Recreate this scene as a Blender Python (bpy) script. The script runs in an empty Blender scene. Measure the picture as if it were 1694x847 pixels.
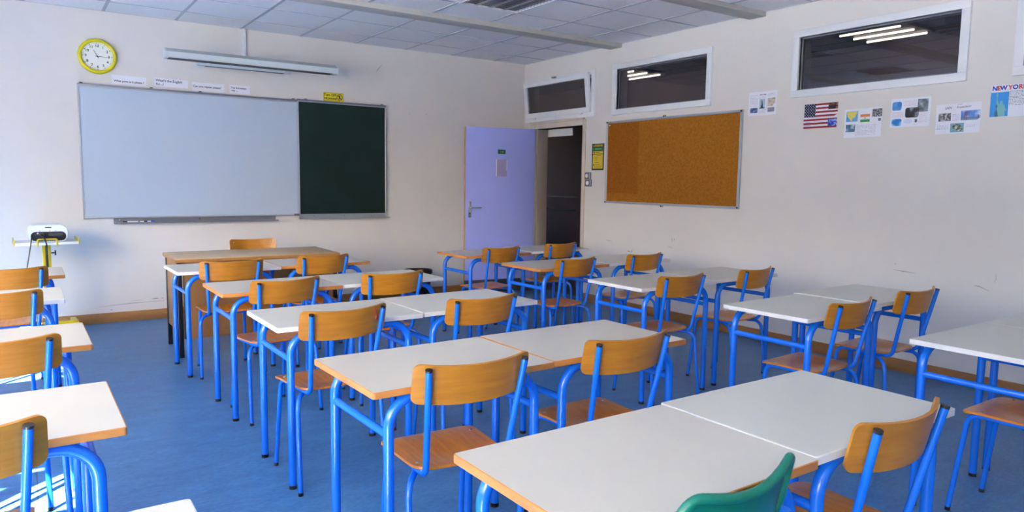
import bpy, bmesh, math, random
from mathutils import Vector, Matrix
random.seed(7)
sc = bpy.context.scene
COL = sc.collection
R = math.radians

# ------------------------------------------------------------------ camera
CAM_H = 1.37
cam = bpy.data.cameras.new('camera')
cam.sensor_fit = 'HORIZONTAL'; cam.sensor_width = 36.0
cam.lens = 1185.5 * 36.0 / 1694.0
cam.clip_start = 0.05; cam.clip_end = 300
cam_o = bpy.data.objects.new('camera', cam); COL.objects.link(cam_o)
yaw, pitch, roll = 0.600117, -0.102953, 0.014050
fw = Vector((math.sin(yaw) * math.cos(pitch), math.cos(yaw) * math.cos(pitch), math.sin(pitch)))
rt = Vector((math.cos(yaw), -math.sin(yaw), 0)); up = rt.cross(fw)
r2 = math.cos(roll) * rt + math.sin(roll) * up
u2 = -math.sin(roll) * rt + math.cos(roll) * up
cam_o.matrix_world = Matrix(((r2.x, u2.x, -fw.x, 0), (r2.y, u2.y, -fw.y, 0), (r2.z, u2.z, -fw.z, CAM_H), (0, 0, 0, 1)))
sc.camera = cam_o

# ------------------------------------------------------------------ sky, sun, exposure
SUN_EL, SUN_DIR = R(31.0), Vector((1, 1, 0)).normalized()
world = bpy.data.worlds.new('sky'); sc.world = world; world.use_nodes = True
wn = world.node_tree; bg = wn.nodes['Background']
sky = wn.nodes.new('ShaderNodeTexSky'); sky.sky_type = 'NISHITA'
sky.sun_disc = False; sky.sun_elevation = SUN_EL
sky.sun_rotation = math.atan2(-SUN_DIR.x, -SUN_DIR.y)
sky.air_density = 1.0; sky.dust_density = 4.0; sky.ozone_density = 1.0
wn.links.new(sky.outputs[0], bg.inputs[0]); bg.inputs[1].default_value = 0.6
sun = bpy.data.lights.new('sun', 'SUN'); sun.energy = 82.0; sun.angle = R(0.53); sun.color = (1.0, 0.97, 0.93)
sun_o = bpy.data.objects.new('sun', sun); COL.objects.link(sun_o)
sd = Vector((SUN_DIR.x * math.cos(SUN_EL), SUN_DIR.y * math.cos(SUN_EL), -math.sin(SUN_EL)))
sun_o.rotation_euler = sd.to_track_quat('-Z', 'Y').to_euler(); sun_o.location = (-8, -6, 9)
sc.view_settings.view_transform = 'Standard'; sc.view_settings.look = 'None'
sc.view_settings.gamma = 1.0; sc.view_settings.use_curve_mapping = False
sc.view_settings.exposure = 1.19
sc.cycles.max_bounces = 10; sc.cycles.diffuse_bounces = 7; sc.cycles.glossy_bounces = 4
sc.cycles.transparent_max_bounces = 12
sc.cycles.sample_clamp_indirect = 8.0
sc.cycles.caustics_reflective = False; sc.cycles.caustics_refractive = False

# room dimensions (metres, camera stands over the world origin)
FY, RX, CZ = 7.62, 5.372, 2.855        # front wall, right wall, ceiling
LX, BY = -2.8, -2.6                    # window wall, rear wall

# ------------------------------------------------------------------ materials
def lin(c):
    return tuple(((v / 255) / 12.92 if v / 255 <= 0.04045 else ((v / 255 + 0.055) / 1.055) ** 2.4) for v in c)
def mat(name, rgb, rough=0.5, metal=0.0, spec=0.5, var=0.0, vscale=6.0, stretch=(1, 1, 1), bump=0.0, bscale=80.0,
        rgb2=None, coat=0.0, rand=0.0, emit=0.0):
    m = bpy.data.materials.new(name); m.use_nodes = True
    nt = m.node_tree; b = nt.nodes['Principled BSDF']
    c = lin(rgb)
    b.inputs['Base Color'].default_value = (*c, 1); b.inputs['Roughness'].default_value = rough
    b.inputs['Metallic'].default_value = metal; b.inputs['Specular IOR Level'].default_value = spec
    b.inputs['Coat Weight'].default_value = coat; b.inputs['Coat Roughness'].default_value = 0.12
    if emit:
        b.inputs['Emission Color'].default_value = (*c, 1); b.inputs['Emission Strength'].default_value = emit
    if var or bump or rgb2 or rand:
        tc = nt.nodes.new('ShaderNodeTexCoord'); mp = nt.nodes.new('ShaderNodeMapping')
        mp.inputs['Scale'].default_value = stretch
        nt.links.new(tc.outputs['Object'], mp.inputs[0])
        oi = nt.nodes.new('ShaderNodeObjectInfo')
        add = nt.nodes.new('ShaderNodeVectorMath'); add.operation = 'MULTIPLY_ADD'
        nt.links.new(oi.outputs['Random'], add.inputs[0]); add.inputs[1].default_value = (7, 13, 5) if rand else (0, 0, 0)
        nt.links.new(mp.outputs[0], add.inputs[2]); mp = add
    if var or rgb2:
        n = nt.nodes.new('ShaderNodeTexNoise'); n.inputs['Scale'].default_value = vscale
        n.inputs['Detail'].default_value = 5; n.inputs['Roughness'].default_value = 0.6
        nt.links.new(mp.outputs[0], n.inputs['Vector'])
        rp = nt.nodes.new('ShaderNodeValToRGB')
        rp.color_ramp.elements[0].position = 0.3; rp.color_ramp.elements[1].position = 0.7
        c2 = lin(rgb2) if rgb2 else tuple(v * (1 - var) for v in c)
        c1 = c if rgb2 else tuple(min(1, v * (1 + var * 0.5)) for v in c)
        rp.color_ramp.elements[0].color = (*c2, 1); rp.color_ramp.elements[1].color = (*c1, 1)
        nt.links.new(n.outputs['Fac'], rp.inputs[0])
        out = rp.outputs[0]
        if rand:
            hs = nt.nodes.new('ShaderNodeHueSaturation')
            mr = nt.nodes.new('ShaderNodeMapRange'); mr.inputs[3].default_value = 1 - rand; mr.inputs[4].default_value = 1 + rand
            nt.links.new(oi.outputs['Random'], mr.inputs[0]); nt.links.new(mr.outputs[0], hs.inputs['Value'])
            nt.links.new(out, hs.inputs['Color']); out = hs.outputs[0]
        nt.links.new(out, b.inputs['Base Color'])
    if bump:
        n2 = nt.nodes.new('ShaderNodeTexNoise'); n2.inputs['Scale'].default_value = bscale; n2.inputs['Detail'].default_value = 3
        nt.links.new(mp.outputs[0], n2.inputs['Vector'])
        bp = nt.nodes.new('ShaderNodeBump'); bp.inputs['Strength'].default_value = bump; bp.inputs['Distance'].default_value = 0.004
        nt.links.new(n2.outputs['Fac'], bp.inputs['Height']); nt.links.new(bp.outputs[0], b.inputs['Normal'])
    return m

def glass_mat(name, tint=(1, 1, 1), ior=1.5):
    m = bpy.data.materials.new(name); m.use_nodes = True
    nt = m.node_tree; nt.nodes.remove(nt.nodes['Principled BSDF'])
    o = nt.nodes['Material Output']
    t = nt.nodes.new('ShaderNodeBsdfTransparent'); t.inputs[0].default_value = (*tint, 1)
    g = nt.nodes.new('ShaderNodeBsdfGlossy'); g.inputs['Roughness'].default_value = 0.0
    f = nt.nodes.new('ShaderNodeFresnel'); f.inputs['IOR'].default_value = 1.5
    # a thin pane has no inside: use the same air-to-glass reflection on both faces
    ge = nt.nodes.new('ShaderNodeNewGeometry'); mr = nt.nodes.new('ShaderNodeMapRange')
    mr.inputs[3].default_value = ior; mr.inputs[4].default_value = 1 / ior
    nt.links.new(ge.outputs['Backfacing'], mr.inputs[0]); nt.links.new(mr.outputs[0], f.inputs['IOR'])
    mx = nt.nodes.new('ShaderNodeMixShader')
    nt.links.new(f.outputs[0], mx.inputs[0]); nt.links.new(t.outputs[0], mx.inputs[1]); nt.links.new(g.outputs[0], mx.inputs[2])
    nt.links.new(mx.outputs[0], o.inputs[0])
    return m

M = {}
M['wall'] = mat('wall_paint', (215, 211, 207), 0.75, spec=0.25, var=0.05, vscale=1.1, bump=0.10, bscale=60)
M['ceil'] = mat('ceiling_tile', (234, 233, 234), 0.85, spec=0.2, var=0.03, vscale=90, bump=0.15, bscale=160)
M['tee'] = mat('ceiling_grid_grey', (176, 180, 188), 0.5)
M['beam'] = mat('ceiling_beam', (190, 188, 182), 0.7, var=0.08, vscale=2.5)
M['base'] = mat('baseboard_wood', (158, 112, 62), 0.45, var=0.25, vscale=3, stretch=(1, 1, 6))
M['white'] = mat('white_frame', (225, 227, 230), 0.35, var=0.03, vscale=4)
M['doorframe'] = mat('door_frame_paint', (205, 194, 180), 0.5, var=0.05)
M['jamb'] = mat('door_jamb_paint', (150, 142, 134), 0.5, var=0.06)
M['lilac'] = mat('lilac_door_paint', (162, 172, 246), 0.42, var=0.04, vscale=2)
M['plank'] = mat('door_edge_wood', (196, 160, 110), 0.6, var=0.2, vscale=10)
M['darkgrey'] = mat('dark_grey_paint', (58, 60, 64), 0.55)
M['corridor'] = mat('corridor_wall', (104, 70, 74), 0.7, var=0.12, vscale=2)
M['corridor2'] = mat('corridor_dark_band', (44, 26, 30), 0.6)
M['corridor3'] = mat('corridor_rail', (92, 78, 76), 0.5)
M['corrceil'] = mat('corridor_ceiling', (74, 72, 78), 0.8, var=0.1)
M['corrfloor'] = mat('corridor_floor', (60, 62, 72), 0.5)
M['glass'] = glass_mat('window_glass')
M['darkglass'] = glass_mat('interior_glass', (0.72, 0.70, 0.74), 1.85)
M['alu'] = mat('aluminium', (178, 184, 192), 0.35, metal=0.65)
M['alud'] = mat('aluminium_grey', (128, 132, 142), 0.4, metal=0.5)
M['wb'] = mat('whiteboard_enamel', (176, 190, 208), 0.25, spec=0.45)
M['cb'] = mat('chalkboard_green', (20, 40, 38), 0.5, var=0.25, vscale=3, spec=0.25)
M['cork'] = mat('cork', (160, 102, 36), 0.9, spec=0.1, var=0.28, vscale=55, bump=0.25, bscale=220)
M['cork2'] = mat('cork_faded', (150, 88, 30), 0.9, spec=0.1, var=0.25, vscale=55, bump=0.25, bscale=220)
M['black'] = mat('black_plastic', (22, 22, 25), 0.4)
M['lam'] = mat('desk_laminate', (191, 186, 176), 0.32, spec=0.45, var=0.03, vscale=2.5, rand=0.03)
M['lam2'] = mat('desk_laminate_cool', (196, 195, 187), 0.32, spec=0.45, var=0.04, vscale=2.5, rand=0.03)
M['edgew'] = mat('desk_edge_wood', (196, 128, 58), 0.5, var=0.25, vscale=8, stretch=(1, 1, 4))
M['edgel'] = mat('desk_edge_white', (214, 213, 210), 0.45, var=0.08, vscale=12)
M['blue'] = mat('blue_enamel', (18, 110, 224), 0.26, spec=0.55, coat=0.25)
M['ply'] = mat('backrest_plywood', (186, 125, 32), 0.36, spec=0.45, rgb2=(166, 106, 24), vscale=5, stretch=(1.2, 1.2, 11), rand=0.08, coat=0.15)
M['seat'] = mat('seat_plywood', (210, 130, 20), 0.3, spec=0.45, rgb2=(178, 102, 12), vscale=5, stretch=(14, 1.4, 1.4), rand=0.12, coat=0.3)
M['chrome'] = mat('rivet_metal', (210, 210, 212), 0.25, metal=1.0)
M['green'] = mat('green_plastic', (10, 112, 92), 0.32, spec=0.5)
M['deskwood'] = mat('teacher_desk_wood', (168, 122, 68), 0.4, rgb2=(140, 96, 50), vscale=4, stretch=(1, 1, 0.15))
M['desktop'] = mat('teacher_desk_top', (186, 160, 122), 0.25, spec=0.6, rgb2=(170, 142, 104), vscale=4, stretch=(0.3, 6, 1))
M['yellow'] = mat('yellow_plastic', (212, 200, 16), 0.35)
M['yellowm'] = mat('yellow_metal', (206, 178, 20), 0.35)
M['face'] = mat('clock_face', (232, 232, 226), 0.5)
M['ink'] = mat('black_ink', (28, 28, 32), 0.6)
M['paper'] = mat('white_paper', (226, 228, 238), 0.7, var=0.02)
M['proj'] = mat('projector_white', (222, 232, 236), 0.35)
M['red'] = mat('red_ink', (190, 40, 30), 0.6)
M['floor'] = None
M['lamp'] = mat('tube_lamp', (255, 244, 214), 0.5, emit=3.6)
M['lampoff'] = mat('tube_lamp_unlit', (240, 240, 236), 0.4)
M['louvre'] = mat('louvre_metal', (205, 205, 210), 0.18, metal=0.9)
M['fixture'] = mat('lamp_housing', (196, 206, 210), 0.4)
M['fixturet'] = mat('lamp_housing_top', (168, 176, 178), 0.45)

def floor_mat():
    m = bpy.data.materials.new('blue_linoleum'); m.use_nodes = True
    nt = m.node_tree; b = nt.nodes['Principled BSDF']; L = nt.links
    tc = nt.nodes.new('ShaderNodeTexCoord')
    mp = nt.nodes.new('ShaderNodeMapping'); mp.inputs['Scale'].default_value = (1.0, 2.3, 1); mp.inputs['Rotation'].default_value = (0, 0, R(14))
    L.new(tc.outputs['Object'], mp.inputs[0])
    n1 = nt.nodes.new('ShaderNodeTexNoise'); n1.inputs['Scale'].default_value = 4.5; n1.inputs['Detail'].default_value = 8; n1.inputs['Roughness'].default_value = 0.68; n1.inputs['Distortion'].default_value = 0.6
    L.new(mp.outputs[0], n1.inputs['Vector'])
    r1 = nt.nodes.new('ShaderNodeValToRGB'); e = r1.color_ramp.elements
    e[0].position = 0.28; e[0].color = (*lin((54, 104, 156)), 1); e[1].position = 0.74; e[1].color = (*lin((82, 138, 186)), 1)
    L.new(n1.outputs['Fac'], r1.inputs[0])
    n2 = nt.nodes.new('ShaderNodeTexNoise'); n2.inputs['Scale'].default_value = 38; n2.inputs['Detail'].default_value = 4
    L.new(mp.outputs[0], n2.inputs['Vector'])
    r2_ = nt.nodes.new('ShaderNodeValToRGB'); r2_.color_ramp.elements[0].position = 0.35; r2_.color_ramp.elements[0].color = (0.82, 0.82, 0.82, 1); r2_.color_ramp.elements[1].position = 0.72; r2_.color_ramp.elements[1].color = (1.12, 1.12, 1.12, 1)
    L.new(n2.outputs['Fac'], r2_.inputs[0])
    mx = nt.nodes.new('ShaderNodeMix'); mx.data_type = 'RGBA'; mx.blend_type = 'MULTIPLY'; mx.inputs[0].default_value = 1
    L.new(r1.outputs[0], mx.inputs[6]); L.new(r2_.outputs[0], mx.inputs[7])
    # welded seams between the lino sheets
    sp = nt.nodes.new('ShaderNodeSeparateXYZ'); L.new(tc.outputs['Object'], sp.inputs[0])
    md = nt.nodes.new('ShaderNodeMath'); md.operation = 'PINGPONG'; md.inputs[1].default_value = 0.95; L.new(sp.outputs[0], md.inputs[0])
    lt = nt.nodes.new('ShaderNodeMath'); lt.operation = 'LESS_THAN'; lt.inputs[1].default_value = 0.0018; L.new(md.outputs[0], lt.inputs[0])
    mx2 = nt.nodes.new('ShaderNodeMix'); mx2.data_type = 'RGBA'; mx2.inputs[7].default_value = (*lin((48, 66, 92)), 1)
    L.new(lt.outputs[0], mx2.inputs[0]); L.new(mx.outputs[2], mx2.inputs[6]); L.new(mx2.outputs[2], b.inputs['Base Color'])
    rr = nt.nodes.new('ShaderNodeMapRange'); rr.inputs[3].default_value = 0.30; rr.inputs[4].default_value = 0.5
    L.new(n1.outputs['Fac'], rr.inputs[0]); L.new(rr.outputs[0], b.inputs['Roughness'])
    b.inputs['Specular IOR Level'].default_value = 0.4
    bp = nt.nodes.new('ShaderNodeBump'); bp.inputs['Strength'].default_value = 0.08; bp.inputs['Distance'].default_value = 0.003
    L.new(n2.outputs['Fac'], bp.inputs['Height']); L.new(bp.outputs[0], b.inputs['Normal'])
    return m
M['floor'] = floor_mat()

# ------------------------------------------------------------------ mesh helpers
def finish(me, smooth=True, ang=35):
    if smooth:
        me.shade_smooth(); me.set_sharp_from_angle(angle=R(ang))
    return me
def mesh_of(bm, name, mt, smooth=False, ang=35):
    me = bpy.data.meshes.new(name); bm.to_mesh(me); bm.free()
    for m_ in (mt if isinstance(mt, (list, tuple)) else [mt]): me.materials.append(m_)
    return finish(me, smooth, ang)
def add_box(bm, x0, x1, y0, y1, z0, z1, bevel=0.0, seg=2, mi=0):
    g = bmesh.ops.create_cube(bm, size=1.0)
    vs = g['verts']
    for v in vs:
        v.co = Vector(((x0 + x1) / 2 + v.co.x * (x1 - x0), (y0 + y1) / 2 + v.co.y * (y1 - y0), (z0 + z1) / 2 + v.co.z * (z1 - z0)))
    if mi:
        for f in {f for v in vs for f in v.link_faces}: f.material_index = mi
    if bevel:
        bmesh.ops.bevel(bm, geom=list({e for v in vs for e in v.link_edges}), offset=bevel, segments=seg, affect='EDGES', profile=0.5)
def box_mesh(name, x0, x1, y0, y1, z0, z1, mt, bevel=0.0, seg=2):
    bm = bmesh.new(); add_box(bm, x0, x1, y0, y1, z0, z1, bevel, seg)
    return mesh_of(bm, name, mt, smooth=bevel > 0)
def fillet(pts, rad, n=7):
    pts = [Vector(p) for p in pts]; out = [pts[0]]
    for i in range(1, len(pts) - 1):
        a, b, c = pts[i - 1], pts[i], pts[i + 1]
        d1, d2 = (a - b).normalized(), (c - b).normalized()
        half = d1.angle(d2) / 2
        r = rad[i - 1] if isinstance(rad, (list, tuple)) else rad
        t = min(r / math.tan(half), (a - b).length * 0.49 if i > 1 else (a - b).length * 0.95, (c - b).length * 0.49 if i < len(pts) - 2 else (c - b).length * 0.95)
        p1, p2 = b + d1 * t, b + d2 * t
        rr = t * math.tan(half)
        cen = b + (d1 + d2).normalized() * (rr / math.sin(half))
        v1, v2 = p1 - cen, p2 - cen
        tot = v1.angle(v2)
        for k in range(n + 1):
            s = k / n
            out.append(cen + (v1 * math.sin((1 - s) * tot) + v2 * math.sin(s * tot)) / math.sin(tot))
    out.append(pts[-1]); return out
def add_tube(bm, path, r, n=12, caps=True, mi=0):
    path = [Vector(p) for p in path]
    t0 = (path[1] - path[0]).normalized()
    nrm = t0.orthogonal().normalized()
    rings = []
    for i, p in enumerate(path):
        if i == 0: t = t0
        elif i == len(path) - 1: t = (path[i] - path[i - 1]).normalized()
        else: t = ((path[i + 1] - path[i]).normalized() + (path[i] - path[i - 1]).normalized()).normalized()
        nrm = (nrm - t * nrm.dot(t)).normalized(); bi = t.cross(nrm)
        rings.append([bm.verts.new(p + (nrm * math.cos(2 * math.pi * k / n) + bi * math.sin(2 * math.pi * k / n)) * r) for k in range(n)])
    fs = []
    for a, b in zip(rings, rings[1:]):
        for k in range(n): fs.append(bm.faces.new((a[k], a[(k + 1) % n], b[(k + 1) % n], b[k])))
    if caps:
        fs.append(bm.faces.new(rings[0][::-1])); fs.append(bm.faces.new(rings[-1]))
    for f in fs: f.material_index = mi
def tube_mesh(name, path, r, mt, n=12):
    bm = bmesh.new(); add_tube(bm, path, r, n); return mesh_of(bm, name, mt, True)
def cyl_mesh(name, a, b, r, mt, n=16):
    return tube_mesh(name, [a, b], r, mt, n)
def round_outline(hw0, hw1, y0, y1, r0, r1, nc=6, nl=8):
    """rounded trapezoid: half width hw0 at y0 and hw1 at y1, corner radii r0 (y0) r1 (y1)"""
    cs = [((-hw0, y0), r0), ((hw0, y0), r0), ((hw1, y1), r1), ((-hw1, y1), r1)]
    out = []
    for i in range(4):
        b = Vector(cs[i][0]); a = Vector(cs[i - 1][0]); c = Vector(cs[(i + 1) % 4][0]); r = cs[i][1]
        d1, d2 = (a - b).normalized(), (c - b).normalized(); half = d1.angle(d2) / 2; t = r / math.tan(half)
        cen = b + (d1 + d2).normalized() * (r / math.sin(half))
        v1, v2 = b + d1 * t - cen, b + d2 * t - cen; tot = v1.angle(v2)
        for k in range(nc + 1):
            s = k / nc
            out.append(cen + (v1 * math.sin((1 - s) * tot) + v2 * math.sin(s * tot)) / math.sin(tot))
        nx = Vector(cs[(i + 1) % 4][0]); rn = cs[(i + 1) % 4][1]
        dn = (b - nx).normalized(); an = (Vector(cs[(i + 2) % 4][0]) - nx).normalized(); tn = rn / math.tan(dn.angle(an) / 2)
        p, q = out[-1].copy(), nx + dn * tn
        for k in range(1, nl): out.append(p.lerp(q, k / nl))
    return out
def shell_mesh(name, outline, fn, thick, mt, rings=8, center=(0, 0), ang=50):
    """a sheet over an outline: fn(u,v) -> (point, unit normal); thickness along -normal"""
    bm = bmesh.new(); n = len(outline); c = Vector(center)
    def layer(off):
        p, nn = fn(c.x, c.y); cv = bm.verts.new(p - nn * off); rs = []
        for k in range(1, rings + 1):
            s = k / rings; row = []
            for o in outline:
                q = c + (o - c) * s; p, nn = fn(q.x, q.y); row.append(bm.verts.new(p - nn * off))
            rs.append(row)
        return cv, rs
    ct, rt_ = layer(0); cb_, rb = layer(thick)
    for i in range(n):
        j = (i + 1) % n
        bm.faces.new((ct, rt_[0][i], rt_[0][j])); bm.faces.new((cb_, rb[0][j], rb[0][i]))
        for a, b in zip(rt_, rt_[1:]): bm.faces.new((a[i], b[i], b[j], a[j]))
        for a, b in zip(rb, rb[1:]): bm.faces.new((a[i], a[j], b[j], b[i]))
        bm.faces.new((rt_[-1][i], rb[-1][i], rb[-1][j], rt_[-1][j]))
    return mesh_of(bm, name, mt, True, ang)
def lathe_mesh(name, prof, mt, n=48, ang=30):
    """profile of (radius, w) spun round the local Z axis"""
    bm = bmesh.new(); rows = []
    for r, w in prof:
        if r < 1e-6: rows.append([bm.verts.new((0, 0, w))])
        else: rows.append([bm.verts.new((r * math.cos(2 * math.pi * k / n), r * math.sin(2 * math.pi * k / n), w)) for k in range(n)])
    for a, b in zip(rows, rows[1:]):
        for k in range(n):
            j = (k + 1) % n
            if len(a) == 1 and len(b) == 1: continue
            if len(a) == 1: bm.faces.new((a[0], b[j], b[k]))
            elif len(b) == 1: bm.faces.new((a[k], a[j], b[0]))
            else: bm.faces.new((a[k], a[j], b[j], b[k]))
    bmesh.ops.recalc_face_normals(bm, faces=bm.faces)
    return mesh_of(bm, name, mt, True, ang)
def poly_mesh(name, pts, w0, w1, mt):
    """flat outline (u,v) extruded from w0 to w1"""
    bm = bmesh.new()
    a = [bm.verts.new((p[0], p[1], w0)) for p in pts]; b = [bm.verts.new((p[0], p[1], w1)) for p in pts]
    bm.faces.new(a[::-1]); bm.faces.new(b); n = len(pts)
    for i in range(n): bm.faces.new((a[i], a[(i + 1) % n], b[(i + 1) % n], b[i]))
    bmesh.ops.recalc_face_normals(bm, faces=bm.faces)
    return mesh_of(bm, name, mt)
_txt = {}
def text_mesh(s, size, mt, bold=0.0, align='CENTER', shear=0.0):
    cu = bpy.data.curves.new('text', 'FONT'); cu.body = s; cu.size = size; cu.extrude = 0.0002; cu.offset = bold
    cu.align_x = align; cu.align_y = 'CENTER'; cu.resolution_u = 3; cu.shear = shear
    o = bpy.data.objects.new('text', cu); COL.objects.link(o)
    dg = bpy.context.evaluated_depsgraph_get()
    me = bpy.data.meshes.new_from_object(o.evaluated_get(dg))
    bpy.data.objects.remove(o); bpy.data.curves.remove(cu)
    me.materials.clear(); me.materials.append(mt); return me

# ------------------------------------------------------------------ object helpers
def ob(name, me, parent=None, loc=None, M4=None, label=None):
    o = bpy.data.objects.new(name, me); COL.objects.link(o)
    if parent is not None: o.parent = parent
    if M4 is not None: o.matrix_basis = M4
    if loc is not None: o.location = loc
    if label: o['label'] = label
    return o
def thing(name, label, cat, loc=(0, 0, 0), rz=0.0, group=None, M4=None, me=None):
    o = bpy.data.objects.new(name, me); COL.objects.link(o)
    if me is None: o.empty_display_size = 0.1
    if M4 is not None: o.matrix_basis = M4
    else: o.location = loc; o.rotation_euler = (0, 0, rz)
    o['label'] = label; o['category'] = cat
    if group: o['group'] = group
    return o
def struct(name, me, label=None, cat=None, M4=None):
    o = bpy.data.objects.new(name, me); COL.objects.link(o); o['kind'] = 'structure'
    if label: o['label'] = label
    if cat: o['category'] = cat
    if M4 is not None: o.matrix_basis = M4
    return o
def MF(x, z, out=0.0):   # frame on the front wall: u right, v up, w into the room
    return Matrix(((1, 0, 0, x), (0, 0, -1, FY - out), (0, 1, 0, z), (0, 0, 0, 1)))
def MR(y, z, out=0.0):   # frame on the right wall
    return Matrix(((0, 0, -1, RX - out), (-1, 0, 0, y), (0, 1, 0, z), (0, 0, 0, 1)))
def T(u, v, w=0.0, rot=0.0):
    return Matrix.Translation((u, v, w)) @ Matrix.Rotation(rot, 4, 'Z')

def wall_cells(name, axis, pos, thick, a0, a1, z0, z1, holes, mt):
    """solid wall with rectangular holes (a0,a1,z0,z1); axis 'x' = wall lies in plane x=pos, grows by thick"""
    As = sorted({a0, a1, *[h[0] for h in holes], *[h[1] for h in holes]}); Zs = sorted({z0, z1, *[h[2] for h in holes], *[h[3] for h in holes]})
    solid = {}
    for i in range(len(As) - 1):
        for k in range(len(Zs) - 1):
            ca, cz = (As[i] + As[i + 1]) / 2, (Zs[k] + Zs[k + 1]) / 2
            solid[i, k] = not any(h[0] < ca < h[1] and h[2] < cz < h[3] for h in holes)
    bm = bmesh.new(); vd = {}
    def V(a, z, s):
        key = (a, z, s)
        if key not in vd:
            p = pos + (thick if s else 0)
            vd[key] = bm.verts.new((p, a, z) if axis == 'x' else (a, p, z))
        return vd[key]
    for (i, k), s in solid.items():
        if not s: continue
        A0, A1, Z0, Z1 = As[i], As[i + 1], Zs[k], Zs[k + 1]
        for sd_ in (0, 1): bm.faces.new((V(A0, Z0, sd_), V(A1, Z0, sd_), V(A1, Z1, sd_), V(A0, Z1, sd_)))
        for di, dk, e in ((-1, 0, ((A0, Z0), (A0, Z1))), (1, 0, ((A1, Z0), (A1, Z1))), (0, -1, ((A0, Z0), (A1, Z0))), (0, 1, ((A0, Z1), (A1, Z1)))):
            if not solid.get((i + di, k + dk), False):
                bm.faces.new((V(*e[0], 0), V(*e[1], 0), V(*e[1], 1), V(*e[0], 1)))
    bmesh.ops.recalc_face_normals(bm, faces=bm.faces)
    return mesh_of(bm, name, mt)

# ================================================================== THE SETTING
struct('floor', box_mesh('floor', LX - 0.2, RX + 0.15, BY - 0.1, FY + 0.12, -0.08, 0.0, M['floor']), 'blue marbled linoleum classroom floor', 'floor')
struct('wall_front', wall_cells('wall_front', 'y', FY, 0.12, LX - 0.2, RX + 0.15, 0.0, CZ + 0.1, [], M['wall']), 'cream painted front wall behind the boards', 'wall')
DY0, DY1, DZ = 6.43, 7.345, 2.03
WIN = [(0.75, 2.10, 2.10, 2.645), (2.378, 3.734, 2.10, 2.645), (4.585, 5.945, 2.108, 2.647), (6.235, 7.56, 2.118, 2.638)]
INS = 0.058
rholes = [(DY0, DY1, 0.0, DZ)] + [(a + INS, b - INS, c + INS, d - INS) for a, b, c, d in WIN]
struct('wall_right', wall_cells('wall_right', 'x', RX, 0.15, BY - 0.1, FY + 0.12, 0.0, CZ + 0.1, rholes, M['wall']), 'cream painted side wall with high corridor windows', 'wall')
struct('wall_rear', wall_cells('wall_rear', 'y', BY - 0.12, 0.12, LX - 0.2, RX + 0.15, 0.0, CZ + 0.1, [], M['wall']), 'cream painted wall behind the desks', 'wall')
LW = [(-2.4, -1.5), (-1.4, -0.1), (0.1, 1.7), (1.9, 3.5), (3.7, 4.6)]  # windows out of view; the rearmost is added to brighten the near right side
LZ0, LZ1 = 0.92, 2.72
struct('wall_left', wall_cells('wall_left', 'x', LX - 0.2, 0.2, BY - 0.1, FY + 0.12, 0.0, CZ + 0.1, [(a, b, LZ0, LZ1) for a, b in LW], M['wall']), 'cream painted window wall', 'wall')
for i, (a, b) in enumerate(LW):
    bm = bmesh.new(); f = 0.055; x0, x1 = LX - 0.13, LX - 0.08
    add_box(bm, x0, x1, a, b, LZ0, LZ0 + f); add_box(bm, x0, x1, a, b, LZ1 - f, LZ1)
    add_box(bm, x0, x1, a, a + f, LZ0 + f, LZ1 - f); add_box(bm, x0, x1, b - f, b, LZ0 + f, LZ1 - f)
    m_ = (a + b) / 2; add_box(bm, x0, x1, m_ - 0.045, m_ + 0.045, LZ0 + f, LZ1 - f)
    w = struct('window_%d' % (i + 5), mesh_of(bm, 'window_frame', M['white']), 'unseen tall white window in the outer wall', 'window')
    for s0, s1 in ((a + f, m_ - 0.045), (m_ + 0.045, b - f)):
        ob('pane', box_mesh('pane', LX - 0.107, LX - 0.103, s0, s1, LZ0 + f, LZ1 - f, M['glass']), w)
    ob('sill', box_mesh('sill', LX - 0.2, LX + 0.06, a - 0.03, b + 0.03, LZ0 - 0.03, LZ0, M['white'], 0.006), w)
struct('outdoor_ground', box_mesh('outdoor_ground', -45, LX - 0.21, -30, 40, -0.9, -0.6, mat('pale_paving', (222, 220, 216), 0.85, var=0.1, vscale=0.8)), 'pale paving outside the windows', 'ground')

# ceiling: slab, exposed grid, tiles one by one, plaster beams
ceil = struct('ceiling', box_mesh('ceiling', LX - 0.2, RX + 0.15, BY - 0.1, FY + 0.12, CZ + 0.05, CZ + 0.13, M['ceil']), 'suspended ceiling of square white tiles', 'ceiling')
GX = sorted([0.689 + 0.6015 * k for k in range(-7, 8)]); GX = [LX] + [g for g in GX if g > LX + 0.05] + [RX]
GY = sorted([7.18 - 0.6 * k for k in range(0, 17)]); GY = [BY] + [g for g in GY if g > BY + 0.05] + [FY]
FIX = {(3.095, 4.78), (1.29, 4.78), (3.095, 2.98), (1.29, 2.98), (3.095, 1.18), (-0.51, 4.78), (-0.51, 2.98)}
def fixture_cell(a, b):
    return any(abs(a - fx) < 0.08 and abs(b - fy) < 0.08 for fx, fy in FIX)
tile_cache = {}
cells = []
for xa, xb in zip(GX, GX[1:]):
    for ya, yb in zip(GY, GY[1:]):
        w_, d_ = round(xb - xa, 3), round(yb - ya, 3)
        if fixture_cell(xa, ya): cells.append((xa, xb, ya, yb)); continue
        if (w_, d_) not in tile_cache:
            tile_cache[w_, d_] = box_mesh('ceiling_tile', -w_ / 2 + 0.003, w_ / 2 - 0.003, -d_ / 2 + 0.003, d_ / 2 - 0.003, 0.004, 0.018, M['ceil'])
        ob('ceiling_tile', tile_cache[w_, d_], ceil, ((xa + xb) / 2, (ya + yb) / 2, CZ))
bm = bmesh.new()
for g in GX: add_box(bm, max(LX, g - 0.013), min(RX, g + 0.013), BY, FY, CZ, CZ + 0.03)
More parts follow.
